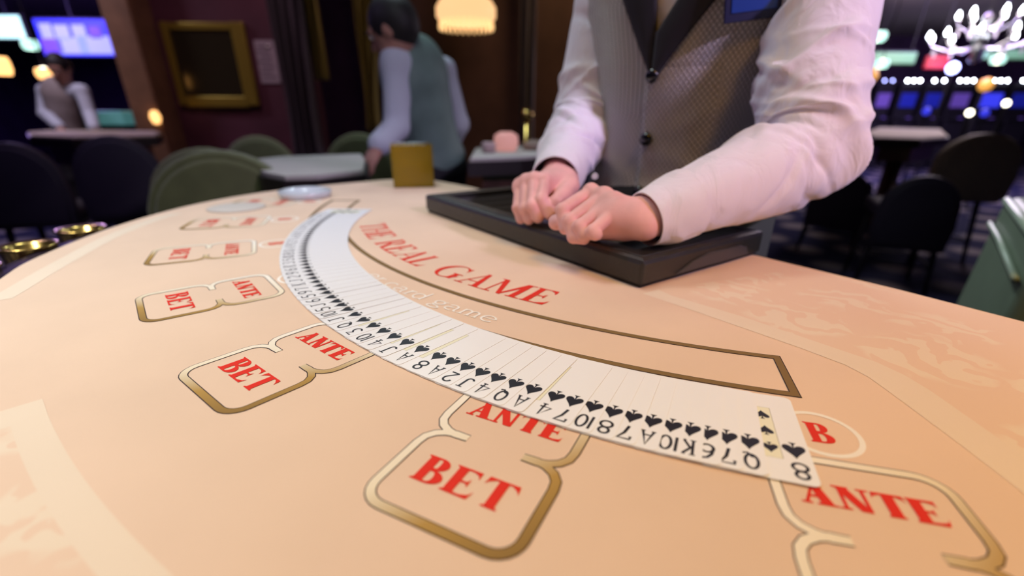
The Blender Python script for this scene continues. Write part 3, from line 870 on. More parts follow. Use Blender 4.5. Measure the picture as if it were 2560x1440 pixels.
mb = MB(); frame_ring(mb, 0, TW, -TD, 0, .034, .030, .005, TH, .006)
bmesh.ops.bevel(mb.bm, geom=[e for e in mb.bm.edges if abs(e.verts[0].co.x - e.verts[1].co.x) < 1e-5 and abs(e.verts[0].co.y - e.verts[1].co.y) < 1e-5 and (e.verts[0].co.x in (0,) or abs(e.verts[0].co.x - TW) < 1e-4 or abs(e.verts[0].co.x) < 1e-4)], offset=.004, segments=3, affect='EDGES', profile=.5)
mb.build('rim', 'tray_black', tray)
MB().box((TW / 2, -TD / 2, .003), (TW - .006, TD - .006, .006), .001).build('base', 'tray_dark', tray)
MB().box((TW / 2, -TD / 2, .0075), (TW - .07, TD - .062, .003)).build('floor_panel', 'tray_grey', tray)
# stitched seam just inside the rim's outer edge
def rr_path(x0, x1, y0, y1, r):
    out = []
    for cx, cy, a in ((x1 - r, y1 - r, 0), (x0 + r, y1 - r, 90), (x0 + r, y0 + r, 180), (x1 - r, y0 + r, 270)):
        for i in range(5): out.append((cx + r * math.cos(R_(a + 22.5 * i)), cy + r * math.sin(R_(a + 22.5 * i))))
    return out
MB().tube([(x, y, TH) for x, y in rr_path(.010, TW - .010, -TD + .010, -.010, .006)], .0008, 6, closed=True).build('seam', 'tray_grey', tray)
# chip channels across the well
nch = 10
for i in range(nch):
    x = .040 + (TW - .08) * (i + .5) / nch
    w = (TW - .08) / nch / 2 - .001
    pts = [(x + w * math.cos(R_(a)), .0255 + .0165 * math.sin(R_(a))) for a in range(180, 361, 20)]
    v = []; f = []
    for y in (-.036, -TD + .036):
        for px, pz in pts: v.append((px, y, pz))
    n = len(pts)
    f = [(k, k + 1, n + k + 1, n + k) for k in range(n - 1)]
    pydata('chip_channel', v, f, 'tray_grey', tray, True)
# carrying grip sunk in the right end
gy = [(-.060, .006), (-.212, .006), (-.206, .016), (-.190, .021), (-.120, .022), (-.090, .017)]
v = [(-.0004, y, z) for y, z in gy] + [(-.0022, y * .985 - .002, z * .92 + .0007) for y, z in gy]
n = len(gy)
pydata('side_grip', v, [tuple(range(n, 2 * n))] + [(i, (i + 1) % n, n + (i + 1) % n, n + i) for i in range(n)], 'tray_grey', tray)
coin = MB().lathe([(0, 0), (.012, 0), (.0135, .001), (.0135, .0022), (.012, .003), (.0105, .0026), (0, .0026)], (0, 0, 0), 32).build('silver_coin', 'silver')
p = onz(1540, 591, TZ + .034); coin.location = (p.x, p.y, TZ + .0345)
tag(coin, 'silver coin on the black tray rim under the dealer\'s fist', 'coin')
# small drop box clamped behind the tray's right end
db = tag(empty('drop_box', (0, 0, 0)), 'smoky grey-green box fixed at the table edge behind the chip tray', 'box')
c = TRAY0 + E2 * .300 + E1 * .078
q = Matrix.Rotation(math.atan2(E1.y, E1.x), 3, 'Z')
MB().box((c.x, c.y, TZ - .02), (.085, .10, .15), .006, q).build('body', 'smoke_acrylic', db)
MB().box((c.x, c.y, TZ + .058), (.089, .104, .008), .003, q).build('lid', 'smoke_acrylic', db)
# amber acrylic discard holder at the table's far left end
dh = tag(empty('discard_holder', tuple(onz(1035, 462, TZ + .0005)), R_(12)), 'amber see-through acrylic discard holder standing at the end of the card table', 'card holder')
S = .100; T_ = .005
for nm, c, s in (('base', (0, 0, T_ / 2), (S, S, T_)), ('wall', (-S / 2 + T_ / 2, 0, S / 2), (T_, S, S)), ('wall', (S / 2 - T_ / 2, 0, S / 2), (T_, S, S)), ('wall', (0, S / 2 - T_ / 2, S / 2), (S - 2 * T_, T_, S)), ('wall', (0, -S / 2 + T_ / 2, S / 2), (S - 2 * T_, T_, S))):
    MB().box(c, s, .001).build(nm, 'amber_acrylic', dh)
MB().box((0, 0, .03), (.066, .092, .045), .002).build('card_block', mat('amber_back', (.30, .17, .02), .5), dh)
# glass ashtray and coaster on the far cloth
p = onz(765, 492, TZ)
o = MB().lathe([(0, .003), (.036, .003), (.042, .010), (.050, .016), (.056, .014), (.052, .002), (.05, 0), (0, 0)], tuple(p), 32).build('glass_ashtray', mat('pale_glass', (.62, .66, .72), .15, spec=.7), None, True)
tag(o, 'shallow pale glass ashtray near the far rim of the card table', 'ashtray')
p = onz(592, 520, TZ)
o = MB().lathe([(0, 0), (.05, 0), (.052, .0012), (.05, .0024), (0, .0024)], tuple(p), 32).build('paper_coaster', mat('coaster_white', (.62, .56, .50), .8), None, True)
tag(o, 'round whitish paper coaster lying beyond a blurred BET box', 'coaster')

# ------------------------------------------------------------------ people
def nrm(v): v = np.array(v, float); return v / np.linalg.norm(v)
def add_head(S, c, F, up=(0, 0, 1), k=.02):
    """skull, jaw, nose, ears, neck stub around head centre c, looking along F"""
    c = np.array(c, float); F = nrm(F); U = nrm(np.array(up) - F * np.dot(up, F)); Lh = np.cross(U, F)
    M = np.stack([Lh, F, U], 1)
    S.ell(c + U * .02, (.075, .095, .105), M, k); S.ell(c - U * .055 + F * .02, (.058, .070, .065), M, k)
    S.cone(c + F * .092 + U * .012, c + F * .112 - U * .022, .009, .015, .012)
    S.ell(c + F * .082 - U * .10 + F * .004, (.028, .018, .018), M, .02)
    S.ell(c + F * .088 - U * .058, (.028, .012, .010), M, .01)
    for s in (-1, 1):
        S.ell(c + Lh * s * .076 - U * .005, (.010, .022, .033), M, .008)
        S.ell(c + F * .085 + Lh * s * .032 + U * .032, (.026, .012, .009), M, .012)
    return M
def face_parts(parent, c, F, hairm, up=(0, 0, 1), hair=True):
    c = np.array(c, float); F = nrm(F); U = nrm(np.array(up) - F * np.dot(up, F)); Lh = np.cross(U, F)
    M = np.stack([Lh, F, U], 1)
    for s in (-1, 1):
        p = c + F * .088 + Lh * s * .031 + U * .014
        MB().lathe([(0, -.011), (.008, -.008), (.011, 0), (.008, .008), (0, .011)], tuple(p), 12).build('eye', mat('eye_white', (.5, .48, .46), .2), parent, True)
        MB().tube([tuple(p + F * .012 + U * .018 + Lh * t * .018) for t in (-1, 0, 1)], .0035, 6).build('eyebrow', 'hair', parent, True)
    MB().tube([tuple(c + F * (.099 - .006 * t * t) - U * .058 + Lh * t * .02) for t in (-1, -.5, 0, .5, 1)], .004, 6).build('mouth', mat('lips', (.42, .16, .14), .5), parent, True)
    if hair:
        S = SDF(c - .16, c + .17, .007)
        S.ell(c + U * .030 - F * .012, (.084, .103, .106), M, .01)
        S.ell(c - F * .045 + U * .005, (.070, .060, .075), M, .03)
        S.ell(c + F * .085 - U * .045, (.075, .075, .085), M, cut=True)
        S.build('hair', hairm, parent)
def limb(S, pts, rs, k=.02):
    for i in range(len(pts) - 1): S.cone(pts[i], pts[i + 1], rs[i], rs[i + 1], k)
def simple_hand(S, w, d, n, k=.008):
    """open relaxed hand from wrist w along d, palm normal n"""
    d = nrm(d); n = nrm(n); s = np.cross(d, n); w = np.array(w)
    for i, (o, l) in enumerate(((-.030, .062), (-.010, .072), (.010, .068), (.029, .052))):
        m = w + d * .085 + s * o
        S.cone(w + s * o * .5, m, .017, .012, .02)
        a = m + nrm(d * .9 + n * .35) * l * .5; b = a + nrm(d * .6 + n * .8) * l * .5
        S.cone(m, a, .0105, .0095, .004); S.cone(a, b, .0095, .008, .004)
    S.cone(w + d * .02 - s * .02, w + d * .055 - s * .055, .014, .011, .01); S.cone(w + d * .055 - s * .055, w + d * .085 - s * .062 + n * .01, .011, .009, .005)

# ---- the dealer behind the tray
dealer = tag(empty('person', (.30, .95, 0)), 'dealer in quilted grey waistcoat with black lapels, fists on the chip tray', 'person')
DB = dealer.location.copy()
def dchild(o): o.parent = dealer; o.location = o.location - DB; return o
PHI = R_(38)
DF = np.array([-math.sin(PHI), -math.cos(PHI), 0]); DL = np.array([math.cos(PHI), -math.sin(PHI), 0])
DC = np.array([.290, .925, 0])
ZP = [.78, .92, 1.00, 1.09, 1.17, 1.25, 1.33, 1.39, 1.43, 1.46]
AP = [.158, .146, .138, .137, .152, .172, .180, .172, .145, .085]
BP = [.118, .108, .104, .106, .112, .116, .112, .100, .085, .066]
def prof(z): return np.interp(z, ZP, AP), np.interp(z, ZP, BP)
NEXP = 2.5
vfolds = [(.985, .05, .006, 1.2, .5), (1.03, -.09, .007, .9, -.7), (1.10, .10, .005, .8, .45), (.95, -.05, .006, 1.5, .3), (1.06, -.115, .009, .5, -1.6), (1.13, .02, .003, .7, .6), (1.005, .10, .006, .9, -.4), (.93, .03, .006, 1.0, .6)]
def vfold(x, z):
    d = 0
    for z0, x0, amp, wd, sl in vfolds:
        t = (z - z0 - sl * (x - x0)) / .013
        d += amp * math.exp(-t * t) * math.exp(-((x - x0) / (.06 * wd)) ** 2)
    return d * .75
def torso_pt(x, z, off=0.0, fold=True):
    a, b = prof(z); a += off; b += off
    q = min(abs(x) / a, 1.0)
    y = b * (1 - q ** NEXP) ** (1 / NEXP)
    if fold: y += vfold(x, z)
    return DC + DL * x + DF * y + np.array([0, 0, z])
def torso_ring(z, off=0.0, n=120):
    a, b = prof(z); a += off; b += off; out = []; u = [0.0]
    for k in range(n):
        th = 2 * math.pi * k / n
        sx, cx = math.sin(th), math.cos(th)
        x = a * math.copysign(abs(sx) ** (2 / NEXP), sx); y = b * math.copysign(abs(cx) ** (2 / NEXP), cx)
        if cx > 0: y += vfold(x, z) * min(1, cx * 2)
        out.append(DC + DL * x + DF * y + np.array([0, 0, z]))
    for k in range(1, n): u.append(u[-1] + np.linalg.norm(out[k] - out[k - 1]))
    return out, u
def lap_in(z, s):
    h = max(0, z - 1.205)
    return (-.10 * h - .0005) if s < 0 else (.70 * h * (1 if h < .05 else 1) + .0005)
def lap_out(z, s):
    h = max(0, z - 1.150)
    return -.007 - .54 * h if s < 0 else .007 + .80 * h
zs = list(np.linspace(.82, 1.44, 78))
rows = []; uvs = []; keep = []
for z in zs:
    r, u = torso_ring(z, .004)
    rows.append(r); uvs.append([(uu, z) for uu in u])
    kk = []
    for p in r:
        d = p - DC; x = d @ DL; y = d @ DF
        mid = (-.05 * max(0, z - 1.19), .5 * max(0, z - 1.19))
        kk.append(not (y > 0 and z > 1.20 and (lap_out(z, -1) + lap_in(z, -1)) / 2 < x < (lap_out(z, 1) + lap_in(z, 1)) / 2))
    keep.append(kk)
v = grid_mesh('waistcoat', rows, np.array(uvs), 'vest_quilt', None, True, np.array(keep)); dchild(v)
rows = []; uvs = []
for z in np.linspace(.80, 1.45, 50):
    r, u = torso_ring(z, -.003); rows.append(r); uvs.append([(uu, z) for uu in u])
dchild(grid_mesh('shirt_body', rows, np.array(uvs), 'shirt', None, True))
# overlapping front flap: its edge runs just beside the buttons
rows = []; uvs = []
for z in np.linspace(.84, 1.160, 44):
    row = []; uv = []
    for x in np.linspace(-.013, .10, 24):
        o = .0078 if x < .06 else .0078 - .0035 * (x - .06) / .04
        if x < -.012: o = .002
        row.append(torso_pt(x, z, o)); uv.append((x, z))
    rows.append(row); uvs.append(uv)
dchild(grid_mesh('front_flap', rows, np.array(uvs), 'vest_quilt'))
for s in (-1, 1):
    rows = []; uvs = []
    for z in np.linspace(1.148, 1.425, 40):
        row = []; uv = []
        xo, xi = lap_out(z, s), lap_in(z, s)
        xo = max(-.13, min(.13, xo))
        for t in np.linspace(0, 1, 9):
            x = xo + (xi - xo) * t
            row.append(torso_pt(x, z, .0075 + .004 * math.sin(math.pi * t))); uv.append((x, z))
        rows.append(row); uvs.append(uv)
    o = grid_mesh('lapel', rows, np.array(uvs), 'lapel'); md = o.modifiers.new('solid', 'SOLIDIFY'); md.thickness = .003; dchild(o)
for z in (1.148, 1.056, .972):
    p = torso_pt(.0, z, .0105); q = Vector(DF).to_track_quat('Z', 'Y').to_matrix()
    dchild(MB().lathe([(0, -.004), (.0095, -.003), (.0108, 0), (.0092, .004), (.005, .006), (0, .0063)], tuple(p), 24, q).build('waistcoat_button', 'vest_button', None, True))
# clip-on badge on the chest
bc = torso_pt(.125, 1.243, .012); bn = nrm(DF * .75 + DL * .62)
q = Matrix((tuple(np.cross([0, 0, 1], bn)), tuple(np.array([0, 0, 1.0])), tuple(bn))).transposed()
q = q @ Matrix.Rotation(R_(7), 3, 'Z')
bd = MB().box(tuple(bc), (.078, .062, .004), .001, q).build('name_badge', 'badge_dark'); dchild(bd)
fc = bc + bn * .0028
o = MB().box(tuple(fc + np.array([0, 0, .004])), (.062, .048, .001), .0003, q).build('badge_card', 'badge_blue', bd); o.location = o.location - Vector((0, 0, 0))
o.parent = bd; o.matrix_parent_inverse = Matrix.Identity(4)
o = MB().tube([tuple(torso_pt(x, 1.248, .010)) for x in (.062, .070, .080)], .0016, 6).build('badge_clip', 'badge_dark', bd)

def sleeve(name, key, folds, m='shirt', n=110, sub=20, cuff=None):
    P = catmull([(*at(u, v, Y), r) for u, v, Y, r in key], sub)
    C = np.array([p[:3] for p in P]); Rr = np.array([p[3] for p in P])
    for _ in range(3):
        C[1:-1] = (C[:-2] + 2 * C[1:-1] + C[2:]) / 4
    S = np.r_[0, np.cumsum(np.linalg.norm(np.diff(C, axis=0), axis=1))]
    rows = []; uvs = []; up = np.array([0, 0, 1.0])
    T = np.gradient(C, axis=0); T /= np.linalg.norm(T, axis=1)[:, None]
    up = nrm(np.cross(T[0], [1, .3, 0]))
    for i in range(len(C)):
        up = up - T[i] * (up @ T[i]); up = nrm(up); b = np.cross(T[i], up)
        row = []; uv = []
        for k in range(n):
            th = 2 * math.pi * k / n
            d = 0
            for s0, th0, ws, wt, sl, amp in folds:
                dt = (th - th0 + math.pi) % (2 * math.pi) - math.pi
                e = (S[i] - s0 * S[-1] - sl * dt) / ws
                d += amp * math.exp(-e * e) * math.exp(-(dt / wt) ** 2)
            r = Rr[i] + d
            row.append(C[i] + (up * math.cos(th) + b * math.sin(th)) * r); uv.append((th * .05, S[i]))
        rows.append(row); uvs.append(uv)
    return grid_mesh(name, rows, np.array(uvs), m, None, True), C, T, Rr
def mkfolds(seed, n, elbow):
    r = random.Random(seed); out = []
    for i in range(n):
        s0 = elbow + r.gauss(0, .13) if i % 3 else r.uniform(.05, .97)
        w = r.uniform(.004, .011)
        out.append((s0, r.uniform(0, 6.28), w, r.uniform(.35, 1.1), r.choice((-1, 1)) * r.uniform(.005, .06), r.choice((1, 1, -1)) * w * r.uniform(.45, .75)))
    return out
LK = [(2055, -130, .83, .066), (2062, -60, .80, .066), (2064, 20, .765, .064), (2040, 130, .735, .065), (2026, 230, .705, .065), (2022, 310, .68, .064), (2008, 372, .66, .062), (1955, 418, .64, .058), (1870, 450, .61, .052), (1790, 478, .585, .045), (1735, 500, .568, .040), (1690, 518, .556, .037)]
sl, C1, T1, _ = sleeve('sleeve', LK, mkfolds(3, 64, .55)); dchild(sl)
RK = [(1530, -130, 1.02, .060), (1524, -60, 1.005, .060), (1519, 0, .995, .058), (1500, 100, .99, .057), (1479, 200, .98, .056), (1462, 290, .96, .056), (1440, 345, .92, .053), (1418, 388, .86, .046), (1405, 415, .81, .041), (1398, 432, .775, .038)]
sl, C2, T2, _ = sleeve('sleeve', RK, mkfolds(8, 52, .68)); dchild(sl)
LCK = [(1712, 509, .561, .0405), (1690, 518, .556, .040), (1660, 530, .549, .0375), (1630, 542, .542, .0335), (1612, 549, .538, .0315)]
c, C3, T3, _ = sleeve('cuff', LCK, [(.5, 1.0, .012, .6, .01, -.002), (.7, 4, .01, .7, -.01, .002), (.6, 5.2, .008, .5, .02, .002)], n=56); md = c.modifiers.new('s', 'SOLIDIFY'); md.thickness = .0018; dchild(c)
RCK = [(1403, 420, .80, .0425), (1397, 434, .77, .041), (1390, 448, .742, .038), (1387, 454, .728, .037)]
c, C4, T4, _ = sleeve('cuff', RCK, [(.5, 2.0, .010, .6, .01, -.002), (.6, .5, .010, .5, .02, -.002)], n=56); md = c.modifiers.new('s', 'SOLIDIFY'); md.thickness = .0018; dchild(c)
for p in (at(1677, 568, .520), at(1487, 441, .76)):
    q = (Vector((0, 0, CAMH)) - p).to_track_quat('Z', 'Y').to_matrix()
    dchild(MB().lathe([(0, -.003), (.0045, -.002), (.005, .0005), (.0042, .0016), (.003, .001), (0, .001)], tuple(p), 20, q).build('cuff_button', 'shirt_button', None, True))

# shirt yoke over the shoulders and a turned-down collar
S = SDF((-.05, .55, 1.2), (.62, 1.25, 1.56), .008)
for sg, Cc in ((1, C1), (-1, C2)):
    sh_ = DC + DL * sg * .165 + np.array([0, 0, 1.385])
    S.cone(DC + np.array([0, 0, 1.405]), sh_, .068, .064, .03); S.cone(sh_, Cc[2], .066, .062, .03); S.cone(Cc[2], Cc[24], .062, .058, .02)
S.cone(DC + np.array([0, 0, 1.40]), DC + np.array([0, 0, 1.47]), .070, .060, .03)
S.plane_cut((0, 0, 1.475), (0, 0, 1))
dchild(S.build('shirt_yoke', 'shirt'))
ring = []
for zz, rr in ((1.455, .066), (1.480, .064), (1.500, .062), (1.492, .070), (1.462, .078)):
    ring.append([DC + np.array([rr * math.cos(t), rr * math.sin(t), zz - .02 * max(0, math.cos(t - math.atan2(DF[1], DF[0])))]) for t in np.linspace(0, 2 * math.pi, 48, endpoint=False)])
dchild(grid_mesh('collar', ring, np.zeros((5, 48, 2)), 'shirt', None, True))
for sg in (-1, 1):
    S = SDF((-.05, .65, 1.28), (.62, 1.25, 1.52), .007)
    S.cone(DC + DL * sg * .070 + np.array([0, 0, 1.412]), DC + DL * sg * .128 + np.array([0, 0, 1.392]), .078, .072, .02)
    S.plane_cut(DC + np.array([0, 0, 1.36]), (0, 0, -1)); S.plane_cut(DC + DL * sg * .055, tuple(-DL * sg)); S.plane_cut(DC + DL * sg * .140, tuple(DL * sg))
    dchild(S.build('waistcoat_shoulder', mat('vest_plain', (.40, .355, .345), .5)))
# hands, arms, trunk, head and legs: one body
def hand_sdf(w, fore, M, P, th, curl, D=None, h=.0014):
    w = np.array(w); fore = np.array(fore)
    A = np.array([w, fore] + M + P + th)
    S = SDF(A.min(0) - .05, A.max(0) + .04, h)
    S.cone(fore, w, .029, .0230, .0)
    back = nrm(w - (M[1] + M[2]) / 2)
    side = nrm(M[3] - M[0])
    upn = np.cross(side, back); upn = nrm(upn if upn[2] > 0 else -upn)
    for i, m in enumerate(M):
        b = w + side * (i - 1.5) * .0105 - upn * .004
        S.cone(b, m - upn * .002, .0165, .0100, .009)
    S.ell((w + M[1] + M[2] + M[3]) / 4 - upn * .016 - side * .004, (.026, .026, .016), None, .016)
    S.cone(M[3] - upn * .012 + back * .012, w - upn * .006 + side * .004 - back * .012, .008, .013, .008)
    rad = (.0085, .0087, .0083, .0078)
    for i, (m, p) in enumerate(zip(M, P)):
        r = rad[i]
        S.ell(m + upn * .0012, (r * 1.16,) * 3, None, .005)
        S.cone(m, p, r * 1.0, r * .94, .0012)
        S.ell(p, (r * 1.03,) * 3, None, .002)
        dn = nrm(back * (curl[0] + .10 * i) - upn * curl[1] * (1, .95, .65, .35)[i])
        d = p + dn * (.022, .020, .011, .005)[i]
        if D is not None: d = D[i]
        S.cone(p, d, r * .96, r * .88, .0015)
        e = d + nrm(back * .9 + upn * .35) * ((.016, .013, .005, .002)[i] if D is None else .013)
        S.cone(d, e, r * .88, r * .76, .002)
    for i in range(len(th) - 1):
        S.cone(th[i], th[i + 1], (.0165, .0125, .0112)[min(i, 2)], (.0125, .0112, .0098)[min(i, 2)], .006 if i else .012)
    return S
V_ = lambda p: np.array(p[:])
LM_ = [V_(at(1477, 480, .588)), V_(at(1510, 490, .573)), V_(at(1533, 503, .556)), V_(at(1547, 520, .541))]
LP_ = [V_(at(1406, 525, .566)), V_(at(1424, 552, .551)), V_(at(1449, 566, .537)), V_(at(1482, 578, .523))]
LW = V_(at(1596, 543, .540)); LF = V_(at(1668, 527, .551))
LT = [V_(at(1560, 540, .548)) + np.array([0, 0, -.012]), V_(at(1470, 545, .575)) + np.array([0, 0, -.014]), V_(at(1425, 553, .577)), V_(at(1391, 556, .579))]
HL = hand_sdf(LW, LF, LM_, LP_, LT, (.72, .70))
RM_ = [V_(at(1362, 452, .672)), V_(at(1336, 449, .676)), V_(at(1316, 453, .684)), V_(at(1300, 463, .692))]
RP_ = [V_(at(1353, 500, .638)), V_(at(1331, 514, .638)), V_(at(1312, 522, .646)), V_(at(1294, 520, .658))]
RD_ = [V_(at(1374, 535, .632)), V_(at(1345, 543, .636)), V_(at(1322, 548, .645)), V_(at(1302, 547, .656))]
RW = V_(at(1389, 449, .725)); RF = V_(at(1403, 420, .80))
RT = [V_(at(1413, 456, .715)), V_(at(1425, 466, .690)), V_(at(1410, 485, .662)), V_(at(1391, 504, .642))]
HR = hand_sdf(RW, RF, RM_, RP_, RT, (.75, .66), RD_)
B = SDF((-.10, .45, 0), (.62, 1.25, 1.86), .011)
hips = DC + np.array([0, 0, .95])
for z, a, b in ((.92, .135, .095), (1.02, .122, .088), (1.14, .130, .092), (1.26, .148, .098), (1.35, .150, .092)):
    B.ell(DC + np.array([0, 0, z]), (a, b, .10), np.stack([DL, DF, [0, 0, 1]], 1), .04)
shL = DC + DL * .165 + np.array([0, 0, 1.385]); shR = DC - DL * .165 + np.array([0, 0, 1.385])
for sh, Cc in ((shL, C1), (shR, C2)):
    B.cone(DC + np.array([0, 0, 1.39]), sh, .050, .044, .03)
    k = list(range(8, len(Cc), 16)) + [len(Cc) - 1]
    pts = [sh] + [Cc[i] for i in k]
    limb(B, pts, list(np.linspace(.040, .024, len(pts))), .008)
neck = DC + np.array([0, 0, 1.44]) + DF * .0; HC = DC + DF * .035 + np.array([0, 0, 1.63])
B.cone(neck, HC - np.array([0, 0, .06]), .056, .052, .03)
HF = nrm(DF + np.array([0, 0, -.35]))
add_head(B, HC, HF)
for s in (-1, 1):
    hp = DC + DL * s * .085 + np.array([0, 0, .88]); kn = DC + DL * s * .10 + DF * .02 + np.array([0, 0, .48]); an = DC + DL * s * .11 + np.array([0, 0, .08])
    limb(B, [hp, kn, an], [.075, .052, .038], .03); B.cone(an, an + DF * .14 - np.array([0, 0, .045]), .035, .03, .02)
Vb, Fb = B.mesh(); Vl, Fl = HL.mesh(); Vr, Fr = HR.mesh()
V = np.concatenate([Vb, Vl, Vr]); F = np.concatenate([Fb, Fl + len(Vb), Fr + len(Vb) + len(Vl)])
dchild(np_mesh('body', V, F, 'skin'))
face_parts(dealer, HC, HF, 'hair')
for o in list(dealer.children):
    if o.name.split('.')[0] in ('eye', 'eyebrow', 'mouth', 'hair'): o.location = o.location - DB
S = SDF((0, .6, .0), (.62, 1.25, 1.08), .012)
M_ = np.stack([DL, DF, [0, 0, 1]], 1)
S.ell(DC + np.array([0, 0, .92]), (.168, .125, .13), M_, .03)
for s in (-1, 1):
    hp = DC + DL * s * .085 + np.array([0, 0, .86]); kn = DC + DL * s * .10 + DF * .02 + np.array([0, 0, .48]); an = DC + DL * s * .11 + np.array([0, 0, .09])
    limb(S, [hp, kn, an], [.092, .072, .064], .03)
S.plane_cut((0, 0, 1.0), (0, 0, 1))
dchild(S.build('trousers', 'trousers'))
for s in (-1, 1):
    S = SDF(DC - .35, DC + np.array([.35, .35, .25]), .008)
    an = DC + DL * s * .11
    S.cone(an + np.array([0, 0, .05]), an + DF * .16 + np.array([0, 0, .034]), .046, .034, .02); S.ell(an + np.array([0, 0, .09]), (.045, .05, .05), M_, .02)
    S.plane_cut((0, 0, 0.001), (0, 0, -1))
    dchild(S.build('shoe', 'vest_button'))

# ---- generic standing figure for the staff in the hall
def figure(label, base, F, J, mats, headF, h=.012, floor=True):
    """J: hips, chest, neck, head, lsh, lel, lwr, rsh, rel, rwr (world)"""
    J = {k: np.array(v[:], float) for k, v in J.items()}
    F = nrm(F); Lh = np.cross([0, 0, 1], F); M = np.stack([Lh, F, [0, 0, 1]], 1)
    o = tag(empty('person', tuple(base)), label, 'person'); b0 = Vector(base)
    def add(ob): ob.parent = o; ob.location = ob.location - b0; return ob
    allp = np.array(list(J.values())); lo = allp.min(0) - .24; hi = allp.max(0) + .24; lo[2] = -.01
    spine = nrm(J['neck'] - J['hips']); Fs = nrm(F - spine * (F @ spine)); Ms = np.stack([np.cross(spine, Fs), Fs, spine], 1)
    def trunk(S, g):
        for t, a, b in ((.0, .155, .11), (.25, .138, .10), (.5, .150, .105), (.75, .165, .11), (.92, .15, .09)):
            S.ell(J['hips'] + (J['neck'] - J['hips']) * t, (a + g, b + g, .11), Ms, .05)
    def arms(S, g, end=1.0):
        for s in 'lr':
            sh, el, wr = J[s + 'sh'], J[s + 'el'], J[s + 'wr']
            S.cone(J['neck'] - spine * .06, sh, .05 + g, .052 + g, .04)
            limb(S, [sh, el, el + (wr - el) * end], [.048 + g, .042 + g, .036 + g], .015)
    legs = []
    for s in (-1, 1):
        hp = J['hips'] + Lh * s * .085 - np.array([0, 0, .05]); an = np.array([hp[0] + Lh[0] * s * .02, hp[1] + Lh[1] * s * .02, .08])
        legs.append((hp, (hp + an) / 2 + F * .02, an))
    S = SDF(lo, hi, h)
    trunk(S, -.02); arms(S, -.012)
    for hp, kn, an in legs: limb(S, [hp, kn, an], [.075, .052, .04], .03); S.cone(an, an + F * .13 - np.array([0, 0, .045]), .035, .03, .02)
    S.cone(J['neck'] - spine * .02, J['head'] - spine * .05, .056, .052, .03)
    add_head(S, J['head'], headF)
    for s in 'lr':
        d = nrm(J[s + 'wr'] - J[s + 'el']); simple_hand(S, J[s + 'wr'], nrm(d * .8 + np.array([0, 0, -.35])), np.array([0, 0, -1.0]) + d * .2)
    add(S.build('body', mats['skin']))
    n0 = len(o.children)
    k = list(o.children); face_parts(o, J['head'], headF, mats['hair'])
    for c_ in o.children:
        if c_ not in k: c_.location = c_.location - b0
    S = SDF(lo, hi, h); trunk(S, -.004); arms(S, .012, .97); add(S.build('shirt', mats['shirt']))
    S = SDF(lo, hi, h); trunk(S, .010)
    S.cone(J['neck'] - spine * .07, J['lsh'] - spine * .0, .055, .045, .04); S.cone(J['neck'] - spine * .07, J['rsh'], .055, .045, .04)
    S.plane_cut(J['hips'] - spine * .06, -spine)
    add(S.build('waistcoat', mats['vest']))
    S = SDF(lo, hi, h); S.ell(J['hips'] - spine * .03, (.162, .118, .12), Ms, .03)
    for hp, kn, an in legs: limb(S, [hp, kn, an], [.09, .072, .062], .03)
    add(S.build('trousers', mats['trousers']))
    for hp, kn, an in legs:
        S = SDF(an - .2, an + .2, .010); S.cone((an[0], an[1], .05), np.array([an[0], an[1], .035]) + F * .15, .045, .034, .02); S.plane_cut((0, 0, .002), (0, 0, -1))
        add(S.build('shoe', 'vest_button'))
    return o
Y2 = 2.40
J = dict(hips=at(1093, 400, Y2 + .05), chest=at(1070, 250, Y2), neck=at(1022, 130, Y2 - .05), head=at(985, 78, Y2 - .12),
         lsh=at(992, 160, Y2 - .14), lel=at(992, 318, Y2 - .20), lwr=at(948, 362, Y2 - .32), rsh=at(1108, 178, Y2 + .20), rel=at(1146, 310, Y2 + .22), rwr=at(1120, 375, Y2 + .30))
base = J['hips'].copy(); base.z = 0
figure('dealer in teal waistcoat stooping over the grey table, back to the chip tray', base, (-.72, .50, 0), J,
       dict(skin='skin_b', hair='hair', shirt='shirt_b', vest='vest_teal', trousers='trousers'), (-.85, .15, -.40))
Y3 = 5.0
J = dict(hips=at(172, 335, Y3), chest=at(168, 265, Y3), neck=at(155, 213, Y3), head=at(150, 172, Y3 - .05),
         lsh=at(205, 228, Y3 - .04), lel=at(226, 288, Y3 - .10), lwr=at(236, 322, Y3 - .30), rsh=at(112, 228, Y3 + .02), rel=at(112, 285, Y3 - .06), rwr=at(150, 318, Y3 - .32))
base = J['hips'].copy(); base.z = 0
figure('distant dealer in beige waistcoat behind a curved table below the blue screens', base, (.15, -1, 0), J,
       dict(skin='skin_b', hair='hair', shirt='shirt_b', vest='vest_beige', trousers='trousers'), (.15, -.9, -.4), h=.014)

# ------------------------------------------------------------------ the hall
def struct(o): o['kind'] = 'structure'; return o
struct(MB().box((0, 4, -.05), (26, 20, .1)).build('floor', 'carpet'))
struct(MB().box((0, 4, CEIL + .05), (26, 20, .1)).build('ceiling', 'ceiling_paint'))
struct(MB().box((-13.05, 4, CEIL / 2), (.1, 20, CEIL)).build('wall_left', 'wall_purple'))
struct(MB().box((13.05, 4, CEIL / 2), (.1, 20, CEIL)).build('wall_right', 'wall_purple'))
struct(MB().box((0, 14.05, CEIL / 2), (26, .1, CEIL)).build('wall_far', 'wall_purple'))
struct(MB().box((0, -6.05, CEIL / 2), (26, .1, CEIL)).build('wall_front', 'wall_burgundy'))
def wallslab(name, u0, u1, Y, m, th=.16, v=300):
    x0, x1 = at(u0, v, Y).x, at(u1, v, Y).x
    return struct(MB().box(((x0 + x1) / 2, Y + th / 2, CEIL / 2), (x1 - x0, th, CEIL)).build(name, m))
YW = 5.1
wallslab('wall_back', 405, 800, YW, 'wall_burgundy')
wallslab('wall_passage', 800, 985, 6.4, 'wall_purple')
